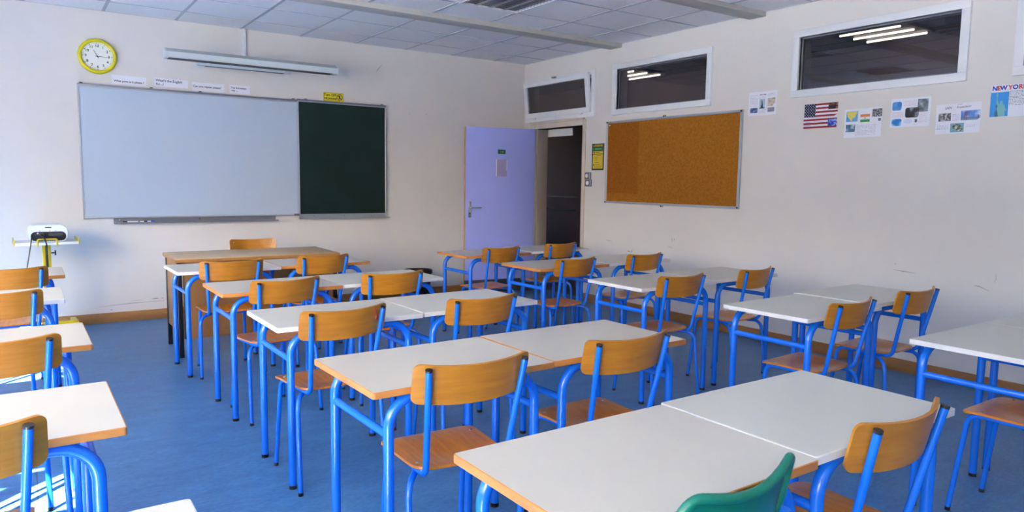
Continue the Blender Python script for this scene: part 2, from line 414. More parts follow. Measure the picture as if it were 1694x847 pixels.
for g in GY: add_box(bm, LX, RX, max(BY, g - 0.008), min(FY, g + 0.008), CZ + 0.001, CZ + 0.03)
ob('ceiling_grid', mesh_of(bm, 'ceiling_grid', M['tee']), ceil)
for y0, y1, dz in ((5.825, 6.005, 0.04), (4.025, 4.20, 0.036), (2.225, 2.40, 0.038), (0.425, 0.60, 0.038)):
    ob('ceiling_beam', box_mesh('ceiling_beam', LX, RX, y0, y1, CZ - dz, CZ + 0.03, M['beam'], 0.004), ceil)

# scuffs and pencil marks on the walls
wf, wr = bpy.data.objects['wall_front'], bpy.data.objects['wall_right']
scuff_d, scuff_l, scuff_r = mat('dark_scuff', (96, 92, 96), 0.8), mat('pale_scuff', (168, 164, 166), 0.8), mat('red_scuff', (170, 92, 110), 0.8)
def scuff(par, front, pts, w_, mt):
    P3 = [Vector((a, FY - 0.0006, z)) if front else Vector((RX - 0.0006, a, z)) for a, z in pts]
    nrm = Vector((0, -1, 0)) if front else Vector((-1, 0, 0)); bm = bmesh.new(); rows = []
    for i, p in enumerate(P3):
        d = (P3[min(i + 1, len(P3) - 1)] - P3[max(i - 1, 0)]).normalized().cross(nrm)
        k = w_ * (0.35 if i in (0, len(P3) - 1) else 1.0); rows.append((bm.verts.new(p + d * k), bm.verts.new(p - d * k)))
    for a, b in zip(rows, rows[1:]): bm.faces.new((a[0], b[0], b[1], a[1]))
    ob('scuff_mark', mesh_of(bm, 'scuff_mark', mt), par)
for pts, w_, mt in (([(1.0, 0.197), (1.04, 0.199), (1.055, 0.197)], 0.004, scuff_d), ([(0.82, 0.19), (0.88, 0.192), (0.92, 0.191)], 0.0025, scuff_l), ([(0.55, 0.155), (0.8, 0.168), (1.11, 0.172)], 0.004, scuff_l),
                    ([(1.08, 0.196), (1.09, 0.197), (1.10, 0.196)], 0.003, scuff_d), ([(0.645, 0.12), (0.652, 0.121), (0.66, 0.12)], 0.003, scuff_d), ([(3.338, 2.571), (3.37, 2.612), (3.41, 2.655)], 0.006, scuff_l),
                    ([(3.965, 2.14), (3.969, 2.143), (3.973, 2.14)], 0.003, scuff_d), ([(3.745, 2.135), (3.749, 2.138), (3.753, 2.135)], 0.003, scuff_d)): scuff(wf, True, pts, w_, mt)
for pts, w_, mt in (([(6.0, 0.742), (5.95, 0.736), (5.9, 0.734)], 0.003, scuff_l), ([(5.65, 0.645), (5.63, 0.648), (5.60, 0.645)], 0.005, scuff_r), ([(5.575, 0.665), (5.577, 0.65), (5.575, 0.635)], 0.004, scuff_d),
                    ([(5.01, 0.836), (5.015, 0.815), (5.005, 0.80)], 0.0025, scuff_d), ([(4.985, 0.834), (4.98, 0.82), (4.985, 0.808)], 0.0025, scuff_d), ([(5.07, 0.745), (5.04, 0.738), (5.0, 0.736)], 0.0025, scuff_l),
                    ([(2.79, 0.756), (2.70, 0.752), (2.63, 0.747)], 0.002, scuff_d), ([(2.235, 0.708), (2.2, 0.706), (2.14, 0.682)], 0.0018, scuff_d), ([(2.105, 0.80), (2.10, 0.77), (2.11, 0.74)], 0.002, scuff_l), ([(2.78, 0.80), (2.776, 0.803), (2.772, 0.80)], 0.004, scuff_l)): scuff(wr, False, pts, w_, mt)

# baseboards
bm = bmesh.new(); add_box(bm, LX, RX, FY - 0.016, FY, 0, 0.094, 0.003)
struct('baseboard_front', mesh_of(bm, 'baseboard_front', M['base'], True), 'brown wooden baseboard along the front wall', 'baseboard')
bm = bmesh.new(); add_box(bm, RX - 0.016, RX, BY, DY0 - 0.07, 0, 0.096, 0.003)
struct('baseboard_right', mesh_of(bm, 'baseboard_right', M['base'], True), 'brown wooden baseboard along the side wall', 'baseboard')

# interior windows on the right wall
WL = ['white framed high corridor window at right picture edge', 'white framed high corridor window above the flag poster',
      'white framed high corridor window above the cork board', 'white framed tilted-open transom window above the doorway']
for i, (a, b, c, d) in enumerate(WIN):
    bm = bmesh.new(); o_, t_ = 0.022, INS
    for (y0, y1, z0, z1) in ((a, b, c, c + t_), (a, b, d - t_, d), (a, a + t_, c + t_, d - t_), (b - t_, b, c + t_, d - t_)):
        add_box(bm, RX - o_, RX + 0.13, y0, y1, z0, z1, 0.003)
    w = struct('window_%d' % (i + 1), mesh_of(bm, 'window_frame', M['white'], True), WL[i], 'window')
    if i < 3:
        bm = bmesh.new(); g = INS
        for (y0, y1, z0, z1) in ((a + g, b - g, c + g, c + g + 0.012), (a + g, b - g, d - g - 0.012, d - g), (a + g, a + g + 0.012, c + g, d - g), (b - g - 0.012, b - g, c + g, d - g)):
            add_box(bm, RX + 0.02, RX + 0.045, y0, y1, z0, z1)
        ob('glazing_bead', mesh_of(bm, 'glazing_bead', M['alud']), w)
        ob('pane', box_mesh('pane', RX + 0.03, RX + 0.034, a + g, b - g, c + g, d - g, M['darkglass']), w)
    else:   # hopper sash hinged at the bottom, leaning into the room
        sash = ob('sash', None, w, (RX - 0.026, (a + b) / 2, c + 0.05)); sash.rotation_euler = (0, R(-6.5), 0)
        hw, hh, t2 = (b - a) / 2 - 0.045, d - c - 0.085, 0.058
        bm = bmesh.new()
        for (y0, y1, z0, z1) in ((-hw, hw, 0, t2), (-hw, hw, hh - t2, hh), (-hw, -hw + t2, t2, hh - t2), (hw - t2, hw, t2, hh - t2)):
            add_box(bm, -0.02, 0.02, y0, y1, z0, z1, 0.003)
        ob('sash_frame', mesh_of(bm, 'sash_frame', M['white'], True), sash)
        ob('pane', box_mesh('pane', -0.002, 0.002, -hw + t2, hw - t2, t2, hh - t2, M['darkglass']), sash)
        ob('latch', box_mesh('latch', -0.035, 0.01, -0.02, 0.02, hh, hh + 0.022, M['alud'], 0.004), sash)
        for yy in (-0.45, 0, 0.45): ob('hinge', box_mesh('hinge', RX - 0.05, RX - 0.02, (a + b) / 2 + yy - 0.025, (a + b) / 2 + yy + 0.025, c + 0.03, c + 0.048, M['white'], 0.004), w)

# door opening, frame, open leaf
bm = bmesh.new(); o_ = 0.018
for (y0, y1, z0, z1) in ((DY0 - 0.05, DY0, 0, DZ + 0.065), (DY0, DY1, DZ, DZ + 0.065), (DY1, DY1 + 0.10, 0, DZ + 0.065)):
    add_box(bm, RX - o_, RX + 0.16, y0, y1, z0, z1, 0.003)
add_box(bm, RX - 0.03, RX, DY0 - 0.02, DY1 + 0.13, DZ + 0.065, DZ + 0.085, 0.003)
tr = struct('trim_1', mesh_of(bm, 'door_frame', M['doorframe'], True), 'cream painted frame around the open doorway', 'door frame')
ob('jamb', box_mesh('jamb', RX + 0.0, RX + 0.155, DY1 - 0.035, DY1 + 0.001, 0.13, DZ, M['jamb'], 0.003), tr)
ob('jamb_plinth', box_mesh('jamb_plinth', RX - 0.02, RX + 0.157, DY1 - 0.037, DY1 + 0.102, 0, 0.13, M['darkgrey']), tr)
HX, HYY, LEAF = RX - 0.03, DY1 + 0.012, 0.925
ang = math.atan2(0.155, -0.91)
door = struct('door_1', None, 'lilac painted classroom door swung open against front wall', 'door', Matrix.Translation((HX, HYY, 0)) @ Matrix.Rotation(ang, 4, 'Z'))
# local: x along the leaf away from the hinge, +y faces the camera side after rotation
ob('door_leaf', box_mesh('door_leaf', 0.0, LEAF, -0.002, 0.036, 0.165, 2.025, [M['lilac']], 0.002), door)
ob('kick_plate', box_mesh('kick_plate', 0.0, LEAF, -0.001, 0.035, 0.008, 0.165, M['darkgrey']), door)
ob('door_edge', box_mesh('door_edge', LEAF, LEAF + 0.006, -0.002, 0.036, 0.165, 2.025, M['plank']), door)
ob('lock_plate', box_mesh('lock_plate', LEAF + 0.006, LEAF + 0.009, 0.004, 0.03, 0.93, 1.15, M['chrome']), door)
bm = bmesh.new(); add_box(bm, LEAF - 0.075, LEAF - 0.035, 0.036, 0.043, 0.935, 1.13, 0.004)
hp = ob('handle_plate', mesh_of(bm, 'handle_plate', M['chrome'], True), door)
ob('handle', tube_mesh('handle', fillet([(LEAF - 0.055, 0.043, 1.055), (LEAF - 0.055, 0.085, 1.055), (LEAF - 0.19, 0.085, 1.055)], 0.015), 0.009, M['chrome']), hp)
ob('lock_cylinder', cyl_mesh('lock_cylinder', (LEAF - 0.055, 0.043, 0.985), (LEAF - 0.055, 0.05, 0.985), 0.009, M['black']), hp)
DM = Matrix(((-1, 0, 0, 0), (0, 0, 1, 0.0362), (0, 1, 0, 0), (0, 0, 0, 1)))     # print frame on the leaf face
pl_ = ob('room_number_plate', box_mesh('room_number_plate', -0.05, 0.05, -0.026, 0.026, 0, 0.003, mat('door_plate_green', (10, 72, 60), 0.4)), door, M4=DM @ T(-0.455, 1.735), label='small dark green room number plate')
ob('number', text_mesh('110', 0.034, mat('plate_text', (150, 200, 170), 0.5)), pl_, M4=T(0, 0, 0.0035))
bm = bmesh.new()
for (u0, u1, v0, v1) in ((-0.074, -0.062, -0.105, 0.105), (0.066, 0.072, -0.03, 0.095)): add_box(bm, u0, u1, v0, v1, 0, 0.002)
po = ob('paper_pocket', box_mesh('paper_pocket', -0.072, 0.072, -0.105, 0.10, 0, 0.0012, mat('clear_pocket', (158, 152, 196), 0.2)), door, M4=DM @ T(-0.455, 1.54), label='clear plastic paper pocket on the door')
ob('pocket_tape', mesh_of(bm, 'pocket_tape', M['paper']), po, M4=T(0, 0, 0.001))

# corridor beyond the doorway and the high windows
CX = 7.45
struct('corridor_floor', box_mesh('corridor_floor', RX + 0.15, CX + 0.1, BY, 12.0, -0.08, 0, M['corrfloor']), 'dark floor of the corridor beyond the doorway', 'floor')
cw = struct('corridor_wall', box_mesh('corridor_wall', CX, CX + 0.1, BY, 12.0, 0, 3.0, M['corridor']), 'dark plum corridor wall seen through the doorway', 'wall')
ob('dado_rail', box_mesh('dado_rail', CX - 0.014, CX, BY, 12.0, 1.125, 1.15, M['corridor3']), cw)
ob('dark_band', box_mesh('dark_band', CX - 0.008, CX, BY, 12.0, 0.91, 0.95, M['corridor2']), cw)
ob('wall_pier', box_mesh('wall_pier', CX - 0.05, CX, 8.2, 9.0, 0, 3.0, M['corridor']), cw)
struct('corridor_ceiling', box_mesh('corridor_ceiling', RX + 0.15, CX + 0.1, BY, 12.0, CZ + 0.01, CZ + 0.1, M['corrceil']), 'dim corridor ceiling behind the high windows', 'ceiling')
struct('corridor_end_wall', wall_cells('corridor_end_wall', 'y', 12.0, 0.1, RX + 0.15, CX + 0.1, 0, 3.0, [(5.85, 7.1, 0.9, 2.5)], M['corridor']), 'dark far corridor end wall with an opening added for daylight', 'wall')  # unseen opening, added so sky light brightens the corridor walls
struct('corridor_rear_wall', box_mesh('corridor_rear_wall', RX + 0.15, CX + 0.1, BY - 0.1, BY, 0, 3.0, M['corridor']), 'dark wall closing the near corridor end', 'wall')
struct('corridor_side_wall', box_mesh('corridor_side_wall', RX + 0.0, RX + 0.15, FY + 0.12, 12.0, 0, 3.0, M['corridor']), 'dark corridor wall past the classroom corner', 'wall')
thing('white_overdoor_panel', 'small white panel hanging above the doorway on corridor side', 'panel', me=box_mesh('white_overdoor_panel', RX + 0.165, RX + 0.185, 6.845, 7.45, 1.94, 2.10, M['white'], 0.004))
for cyy, lab in ((3.82, 'lit three-tube ceiling light seen through window above flag poster'), (7.25, 'lit three-tube ceiling light seen through window above cork board'),
                 (10.55, 'unseen three-tube light added to brighten the corridor past the doorway')):  # last fixture is out of view, added to light the wall past the doorway
    t = thing('corridor_light', lab, 'ceiling light', (6.87, cyy, CZ + 0.01), group='corridor ceiling lights')
    ob('housing', box_mesh('housing', -0.31, 0.31, -0.33, 0.33, -0.03, 0, M['darkgrey'], 0.004), t)
    for dx in (-0.24, 0, 0.24): ob('tube', cyl_mesh('tube', (dx, -0.29, -0.045), (dx, 0.29, -0.045), 0.0095, M['lamp']), t)

# classroom recessed louvre lights
def louvre_light(xa, xb, ya, yb, label):
    t = thing('louvre_light', label, 'ceiling light', ((xa + xb) / 2, (ya + yb) / 2, CZ), group='square louvre ceiling lights')
    hx, hy = (xb - xa) / 2 - 0.004, (yb - ya) / 2 - 0.004
    bm = bmesh.new()
    add_box(bm, -hx, hx, -hy, hy, 0.042, 0.046)
    for (a, b, c, d) in ((-hx, hx, -hy, -hy + 0.018), (-hx, hx, hy - 0.018, hy), (-hx, -hx + 0.018, -hy + 0.018, hy - 0.018), (hx - 0.018, hx, -hy + 0.018, hy - 0.018)):
        add_box(bm, a, b, c, d, -0.006, 0.044)
    ob('housing', mesh_of(bm, 'housing', M['white']), t)
    for k in range(4):
        xx = -0.21 + 0.14 * k
        ob('tube', cyl_mesh('tube', (xx, -hy + 0.03, 0.03), (xx, hy - 0.03, 0.03), 0.008, M['lampoff'], 10), t)
    for k in range(1, 4):
        xx = -0.28 + 0.14 * k
        bm = bmesh.new()
        vs = [bm.verts.new(p) for p in ((xx - 0.018, -hy + 0.018, -0.002), (xx + 0.018, -hy + 0.018, -0.002), (xx, -hy + 0.018, 0.034), (xx - 0.018, hy - 0.018, -0.002), (xx + 0.018, hy - 0.018, -0.002), (xx, hy - 0.018, 0.034))]
        for f in ((0, 2, 1), (3, 4, 5), (0, 1, 4, 3), (1, 2, 5, 4), (2, 0, 3, 5)): bm.faces.new([vs[q] for q in f])
        ob('reflector', mesh_of(bm, 'reflector', M['louvre']), t)
    for k in range(1, 12):
        yy = -hy + 0.018 + (2 * hy - 0.036) * k / 12
        ob('louvre_blade', box_mesh('louvre_blade', -hx + 0.018, hx - 0.018, yy - 0.0025, yy + 0.0025, -0.003, 0.024, M['louvre']), t)
LL = {(3.1, 4.8): 'square louvre ceiling light cut by the top picture edge', (1.3, 4.8): 'square louvre ceiling light mirrored low in window above flag poster',
      (3.1, 3.0): 'square louvre ceiling light mirrored at right in window above flag poster'}
for (xa, xb, ya, yb) in cells:
    lab = next((v for k, v in LL.items() if abs(k[0] - xa) < 0.1 and abs(k[1] - ya) < 0.1), None)
    if lab is None: lab = 'square louvre ceiling light outside the picture, same as its neighbours'
    louvre_light(xa, xb, ya, yb, lab)

# ================================================================== FRONT WALL THINGS
def frame_parts(bm, w, h, t, d, mi=0):
    for (u0, u1, v0, v1) in ((0, w, 0, t), (0, w, h - t, h), (0, t, t, h - t), (w - t, w, t, h - t)): add_box(bm, u0, u1, v0, v1, 0, d, 0.002, 1, mi)
t = thing('whiteboard', 'wide white enamel whiteboard with thin grey aluminium frame', 'whiteboard', M4=MF(0.459, 0.982, 0.0))
ob('writing_surface', box_mesh('writing_surface', 0.004, 1.978, 0.004, 1.196, 0.004, 0.020, M['wb']), t)
bm = bmesh.new(); frame_parts(bm, 1.982, 1.20, 0.013, 0.026); ob('frame', mesh_of(bm, 'frame', M['alu'], True), t)
ob('top_rail', box_mesh('top_rail', 0, 1.982, 1.198, 1.216, 0, 0.03, M['alud'], 0.003), t)
for u in (0.03, 0.60, 1.03, 1.94): ob('rail_clip', box_mesh('rail_clip', u - 0.012, u + 0.012, 1.212, 1.226, 0, 0.026, M['darkgrey'], 0.003), t)
ob('corner_block', box_mesh('corner_block', 1.93, 1.982, 0.0, 0.02, 0.02, 0.034, M['alud']), t)
t = thing('marker_tray', 'grey metal marker tray under the whiteboard', 'tray', M4=MF(0.70, 0.932, 0.0))
bm = bmesh.new(); add_box(bm, 0, 1.497, 0.006, 0.048, 0, 0.006, 0.001, 1); add_box(bm, 0, 1.51, 0, 0.006, 0, 0.062, 0.001, 1); add_box(bm, 0, 1.51, 0.006, 0.013, 0.057, 0.062)
ob('tray_body', mesh_of(bm, 'tray_body', M['alud']), t)
for u in (0.05, 0.75, 1.45): ob('screw', cyl_mesh('screw', (u, 0.032, 0.006), (u, 0.032, 0.009), 0.006, M['chrome'], 10), t)
def marker(u, capcol, flip, label):
    t = thing('marker', label, 'marker', M4=MF(0.70 + u, 0.9465, 0.034) @ (Matrix.Rotation(math.pi, 4, 'Y') if flip else Matrix()), group='whiteboard markers')
    ob('barrel', cyl_mesh('barrel', (0, 0, 0), (0.092, 0, 0), 0.0085, M['paper'], 12), t)
    ob('cap', cyl_mesh('cap', (-0.036, 0, 0), (0, 0, 0), 0.0088, capcol, 12), t)
    ob('barrel_print', cyl_mesh('barrel_print', (0.03, 0, 0), (0.06, 0, 0), 0.0087, M['ink'], 12), t) if flip else None
marker(0.11, M['ink'], False, 'white marker with black cap on the tray')
marker(0.31, mat('marker_blue', (40, 70, 210), 0.4), True, 'white marker with blue cap on the tray')

t = thing('chalkboard', 'dark green chalkboard in aluminium frame beside the whiteboard', 'chalkboard', M4=MF(2.441, 0.985, 0.0))
ob('writing_surface', box_mesh('writing_surface', 0.004, 0.998, 0.004, 1.20, 0.006, 0.026, M['cb']), t)
bm = bmesh.new(); frame_parts(bm, 1.002, 1.206, 0.012, 0.032); ob('frame', mesh_of(bm, 'frame', M['alu'], True), t)
ob('top_rail', box_mesh('top_rail', 0, 1.002, 1.204, 1.222, 0, 0.036, M['alud'], 0.003), t)
for u in (0.09, 0.96): ob('rail_clip', box_mesh('rail_clip', u - 0.012, u + 0.012, 1.217, 1.231, 0, 0.03, M['darkgrey'], 0.003), t)
t = thing('chalk_tray', 'grey metal chalk tray under the green chalkboard', 'tray', M4=MF(2.446, 0.946, 0.0))
bm = bmesh.new(); add_box(bm, 0, 1.0, 0.006, 0.040, 0, 0.008, 0.001, 1); add_box(bm, 0, 1.03, 0, 0.006, 0, 0.07, 0.001, 1); add_box(bm, 0, 1.03, 0.006, 0.012, 0.065, 0.07)
ob('tray_body', mesh_of(bm, 'tray_body', M['alu']), t)
for u in (0.16, 0.5, 0.82): ob('screw', cyl_mesh('screw', (u, 0.026, 0.008), (u, 0.026, 0.011), 0.005, M['chrome'], 10), t)

# clock
t = thing('wall_clock', 'round yellow-rimmed wall clock with white face', 'clock', M4=MF(0.627, 2.447, 0.0))
ob('rim', lathe_mesh('rim', [(0.0, 0.0), (0.150, 0.0), (0.156, 0.012), (0.155, 0.030), (0.148, 0.040), (0.138, 0.044), (0.128, 0.040), (0.124, 0.030), (0.123, 0.012)], M['yellow'], 64, 60), t)
fc = ob('clock_face', lathe_mesh('clock_face', [(0.0, 0.022), (0.125, 0.022), (0.125, 0.016), (0, 0.016)], M['face'], 48), t)
for h in range(1, 13):
    a = R(90 - 30 * h); ob('numeral', text_mesh(str(h), 0.031, M['ink'], 0.0008), fc, M4=T(0.092 * math.cos(a), 0.092 * math.sin(a), 0.0226))
bm = bmesh.new()
for k in range(60):
    a = R(6 * k); w_, l_ = (0.0035, 0.007) if k % 5 == 0 else (0.001, 0.004)
    c_, s_ = math.cos(a), math.sin(a); ps = []
    for (q, e) in ((-w_, 0.111), (w_, 0.111), (w_, 0.111 + l_), (-w_, 0.111 + l_)): ps.append(bm.verts.new((e * c_ - q * s_, e * s_ + q * c_, 0.0226)))
    bm.faces.new(ps)
ob('minute_track', mesh_of(bm, 'minute_track', M['ink']), fc)
def hand(name, deg, ln, w_, z, mt):
    a = R(90 - deg); d = Vector((math.cos(a), math.sin(a))); n_ = Vector((-d.y, d.x))
    ps = [d * -0.018 + n_ * w_, d * ln + n_ * w_ * 0.6, d * ln - n_ * w_ * 0.6, d * -0.018 - n_ * w_]
    ob(name, poly_mesh(name, [tuple(p) for p in ps], z, z + 0.0012, mt), t)
hand('hour_hand', 332, 0.062, 0.0028, 0.0245, M['ink']); hand('minute_hand', 92, 0.098, 0.0022, 0.0265, M['ink'])
hand('second_hand', 178, 0.05, 0.0008, 0.0285, mat('hand_gold', (190, 180, 140), 0.4))
ob('hub', cyl_mesh('hub', (0, 0, 0.022), (0, 0, 0.031), 0.005, M['ink'], 12), t)

# paper phrases above the whiteboard
for (x0, x1, z0, z1, lines, lab, sz, tilt) in (
        (0.735, 1.020, 2.215, 2.298, [('What page is it please ?', 0, -0.012)], 'white paper strip asking What page, below the clock', 0.0265, -0.5),
        (1.088, 1.384, 2.225, 2.302, [("What's the English", -0.02, 0.016), ('for...?', -0.10, -0.018)], "white paper strip reading What's the English for", 0.031, -0.5),
        (1.42, 1.718, 2.205, 2.294, [('Can you repeat please?', -0.01, 0.005)], 'white paper strip reading Can you repeat please', 0.0275, -0.4),
        (1.768, 1.966, 2.214, 2.298, [("I've forgotten", -0.01, 0.012), ('my ...', -0.05, -0.014)], "small white paper strip reading I've forgotten my", 0.027, -0.5)):
    w_, h_ = x1 - x0, z1 - z0
    t = thing('paper_strip', lab, 'paper', M4=MF((x0 + x1) / 2, (z0 + z1) / 2, 0.0) @ Matrix.Rotation(R(tilt), 4, 'Z'), group='phrases taped above the whiteboard')
    ob('sheet', box_mesh('sheet', -w_ / 2, w_ / 2, -h_ / 2, h_ / 2, 0.0005, 0.0015, M['paper']), t)
    for s_, du, dv in lines: ob('lettering', text_mesh(s_, sz, M['ink'], 0.0005), t, M4=T(du, dv, 0.0018))
t = thing('phone_ban_sign', 'small yellow sign about switching off cellphones above chalkboard', 'sign', M4=MF(2.842, 2.257, 0.0))
ysh = mat('sign_yellow', (226, 208, 24), 0.45)
ob('sheet', box_mesh('sheet', -0.112, 0.112, -0.047, 0.047, 0.001, 0.003, ysh), t)
bm = bmesh.new()
for (u0, u1, v0, v1) in ((-0.108, 0.108, 0.040, 0.043), (-0.108, 0.108, -0.043, -0.040), (-0.108, -0.105, -0.04, 0.04), (0.105, 0.108, -0.04, 0.04)): add_box(bm, u0, u1, v0, v1, 0.003, 0.0034)
ob('border', mesh_of(bm, 'border', M['ink']), t)
ob('lettering', text_mesh('Turn OFF', 0.034, M['ink'], 0.0012), t, M4=T(-0.036, 0.018, 0.0034))
ob('lettering', text_mesh('CELLPHONE', 0.025, M['ink'], 0.0012), t, M4=T(-0.036, -0.02, 0.0034))
bm = bmesh.new()
for k in range(28):
    a0, a1 = 2 * math.pi * k / 28, 2 * math.pi * (k + 1) / 28
    bm.faces.new([bm.verts.new((0.068 + r_ * math.cos(a), r_ * math.sin(a), 0.0034)) for r_, a in ((0.027, a0), (0.034, a0), (0.034, a1), (0.027, a1))])
for dx, dy, w_ in ((0.7071, -0.7071, 0.004),):
    bm.faces.new([bm.verts.new((0.068 + dx * s_ * 0.03 - dy * q * w_, dy * s_ * 0.03 + dx * q * w_, 0.0036)) for s_, q in ((-1, -1), (1, -1), (1, 1), (-1, 1))])
ob('ban_ring', mesh_of(bm, 'ban_ring', M['ink']), t)
ob('phone_symbol', box_mesh('phone_symbol', 0.06, 0.076, -0.019, 0.019, 0.003, 0.0033, M['ink'], 0.0), t)

# board lamp: back plate, two arms, long reflector body, conduit
t = thing('board_lamp', 'long grey-white lamp on arms above the whiteboard', 'lamp', M4=MF(1.92, 2.48, 0.0))
ob('back_plate', box_mesh('back_plate', -0.452, 0.452, -0.028, 0.028, 0, 0.05, M['fixture'], 0.004), t)
ob('plate_slot', box_mesh('plate_slot', -0.38, 0.38, -0.031, -0.027, 0.01, 0.046, M['black']), t)
for u in (-0.36, 0.37):
    ob('arm', tube_mesh('arm', [(u, 0.0, 0.045), (u, 0.0, 0.40)], 0.009, M['white']), t)
    ob('arm_knob', cyl_mesh('arm_knob', (u, 0.0, 0.05), (u, 0.0, 0.075), 0.017, M['white'], 14), t)
prof = [(0.355, -0.045), (0.355, -0.005), (0.385, 0.046), (0.425, 0.046), (0.468, 0.012), (0.468, -0.035), (0.46, -0.045)]   # (w, v)
bm = bmesh.new(); L_ = 0.792
ra_ = [bm.verts.new((-L_, v, w)) for w, v in prof]; rb_ = [bm.verts.new((L_, v, w)) for w, v in prof]
for i in range(len(prof)):
    f = bm.faces.new((ra_[i], ra_[(i + 1) % len(prof)], rb_[(i + 1) % len(prof)], rb_[i]))
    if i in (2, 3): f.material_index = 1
bm.faces.new(ra_[::-1]); bm.faces.new(rb_); bmesh.ops.recalc_face_normals(bm, faces=bm.faces)
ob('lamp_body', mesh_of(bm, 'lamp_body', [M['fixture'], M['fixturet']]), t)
ob('lamp_slot', box_mesh('lamp_slot', -L_ + 0.02, L_ - 0.05, -0.049, -0.044, 0.37, 0.4665, M['darkgrey']), t)
for s_ in (-1, 1):
    bm = bmesh.new(); e0, e1 = s_ * L_, s_ * (L_ + 0.008)
    a_ = [bm.verts.new((e0, v * 1.04, 0.411 + (w - 0.411) * 1.03)) for w, v in prof]; b_ = [bm.verts.new((e1, v * 1.04, 0.411 + (w - 0.411) * 1.03)) for w, v in prof]
    bm.faces.new(a_); bm.faces.new(b_)
    for i in range(len(prof)): bm.faces.new((a_[i], a_[(i + 1) % len(prof)], b_[(i + 1) % len(prof)], b_[i]))
    bmesh.ops.recalc_face_normals(bm, faces=bm.faces); ob('end_cap', mesh_of(bm, 'end_cap', M['white']), t)
thing('cable_conduit', 'white vertical cable conduit from ceiling to board lamp', 'conduit', me=box_mesh('cable_conduit', 1.897, 1.933, FY - 0.022, FY, 2.505, CZ, M['white'], 0.003))

# ================================================================== RIGHT WALL THINGS
t = thing('cork_board', 'brown cork pinboard in aluminium frame on side wall', 'pinboard', M4=MR(6.017, 1.154, 0.0))
W_, H_ = 1.806, 0.888
ob('cork_panel', box_mesh('cork_panel', 0.004, W_ - 0.004, 0.004, H_ - 0.004, 0.002, 0.012, M['cork']), t)
ob('faded_patch', box_mesh('faded_patch', 0.03, 0.50, 0.11, H_ - 0.03, 0.012, 0.0124, M['cork2']), t, label='darker unfaded rectangle of cork')
bm = bmesh.new(); frame_parts(bm, W_, H_, 0.022, 0.022); ob('frame', mesh_of(bm, 'frame', M['alu'], True), t)
for u, v in ((0.011, 0.011), (W_ - 0.011, 0.011), (0.011, H_ - 0.011), (W_ - 0.011, H_ - 0.011)):
    ob('corner_screw', cyl_mesh('corner_screw', (u, v, 0.02), (u, v, 0.025), 0.009, M['black'], 12), t)
for u, v in ((W_ / 2 - 0.05, H_ + 0.006), (W_ / 2 - 0.05, -0.006)):
    hk = ob('hook', cyl_mesh('hook', (u, v, 0), (u, v, 0.016), 0.014, M['alu'], 14), t); ob('hook_screw', cyl_mesh('hook_screw', (u - 0.004, v, 0.016), (u - 0.004, v, 0.020), 0.008, M['black'], 10), hk)
ob('board_sticker', box_mesh('board_sticker', 0.034, 0.056, H_ - 0.046, H_ - 0.036, 0.012, 0.013, M['paper']), t)

t = thing('safety_notice', 'green and yellow printed notice beside the doorway', 'notice', M4=MR(6.167, 1.663, 0.0))
ob('sheet', box_mesh('sheet', -0.101, 0.101, -0.148, 0.148, 0.0005, 0.003, mat('notice_dark', (34, 52, 44), 0.4)), t)
ob('green_band', box_mesh('green_band', -0.09, 0.09, 0.072, 0.104, 0.003, 0.0034, mat('notice_green', (30, 110, 66), 0.4)), t)
yel = mat('notice_yellow', (206, 178, 20), 0.4)
ob('yellow_panel', box_mesh('yellow_panel', -0.084, 0.084, 0.034, 0.064, 0.003, 0.0034, yel), t)
ob('yellow_panel', box_mesh('yellow_panel', -0.084, 0.084, -0.13, 0.028, 0.003, 0.0034, yel), t)
ob('lettering', text_mesh('CONSIGNES', 0.029, yel, 0.0008), t, M4=T(0, 0.124, 0.0034))
ob('lettering', text_mesh('SECURITE', 0.024, mat('notice_lettering', (120, 200, 130), 0.5)), t, M4=T(0.005, 0.088, 0.0038))
bm = bmesh.new()
for k, (u0, u1) in enumerate(((-0.02, 0.05), (-0.05, 0.0), (-0.05, -0.01), (-0.05, 0.02), (-0.05, 0.04), (-0.06, 0.06))): add_box(bm, u0, u1, 0.012 - k * 0.025, 0.016 - k * 0.025, 0.0034, 0.0037)
add_box(bm, -0.07, -0.055, 0.04, 0.058, 0.0034, 0.0037); add_box(bm, -0.04, 0.03, 0.047, 0.051, 0.0034, 0.0037); add_box(bm, -0.075, -0.062, -0.096, -0.08, 0.0034, 0.0037)
ob('printed_lines', mesh_of(bm, 'printed_lines', M['ink']), t)
plate_m = mat('switch_grey', (120, 124, 134), 0.35, metal=0.3)
for yc, zc, lab in ((6.333, 1.452, 'upper grey light switch with white button beside doorway'), (6.318, 1.370, 'lower grey light switch with white button beside doorway')):
    t = thing('light_switch', lab, 'switch', M4=MR(yc, zc, 0.0), group='light switches by the doorway')
    ob('switch_plate', box_mesh('switch_plate', -0.058, 0.058, -0.040, 0.040, 0, 0.009, plate_m, 0.004), t)
    ob('button', lathe_mesh('button', [(0, 0.016), (0.020, 0.015), (0.024, 0.009), (0.024, 0.008), (0, 0.008)], M['white'], 24), t, M4=T(-0.012, 0))
    ob('side_strip', box_mesh('side_strip', 0.028, 0.052, -0.034, 0.034, 0.009, 0.012, M['alu'], 0.002), t)

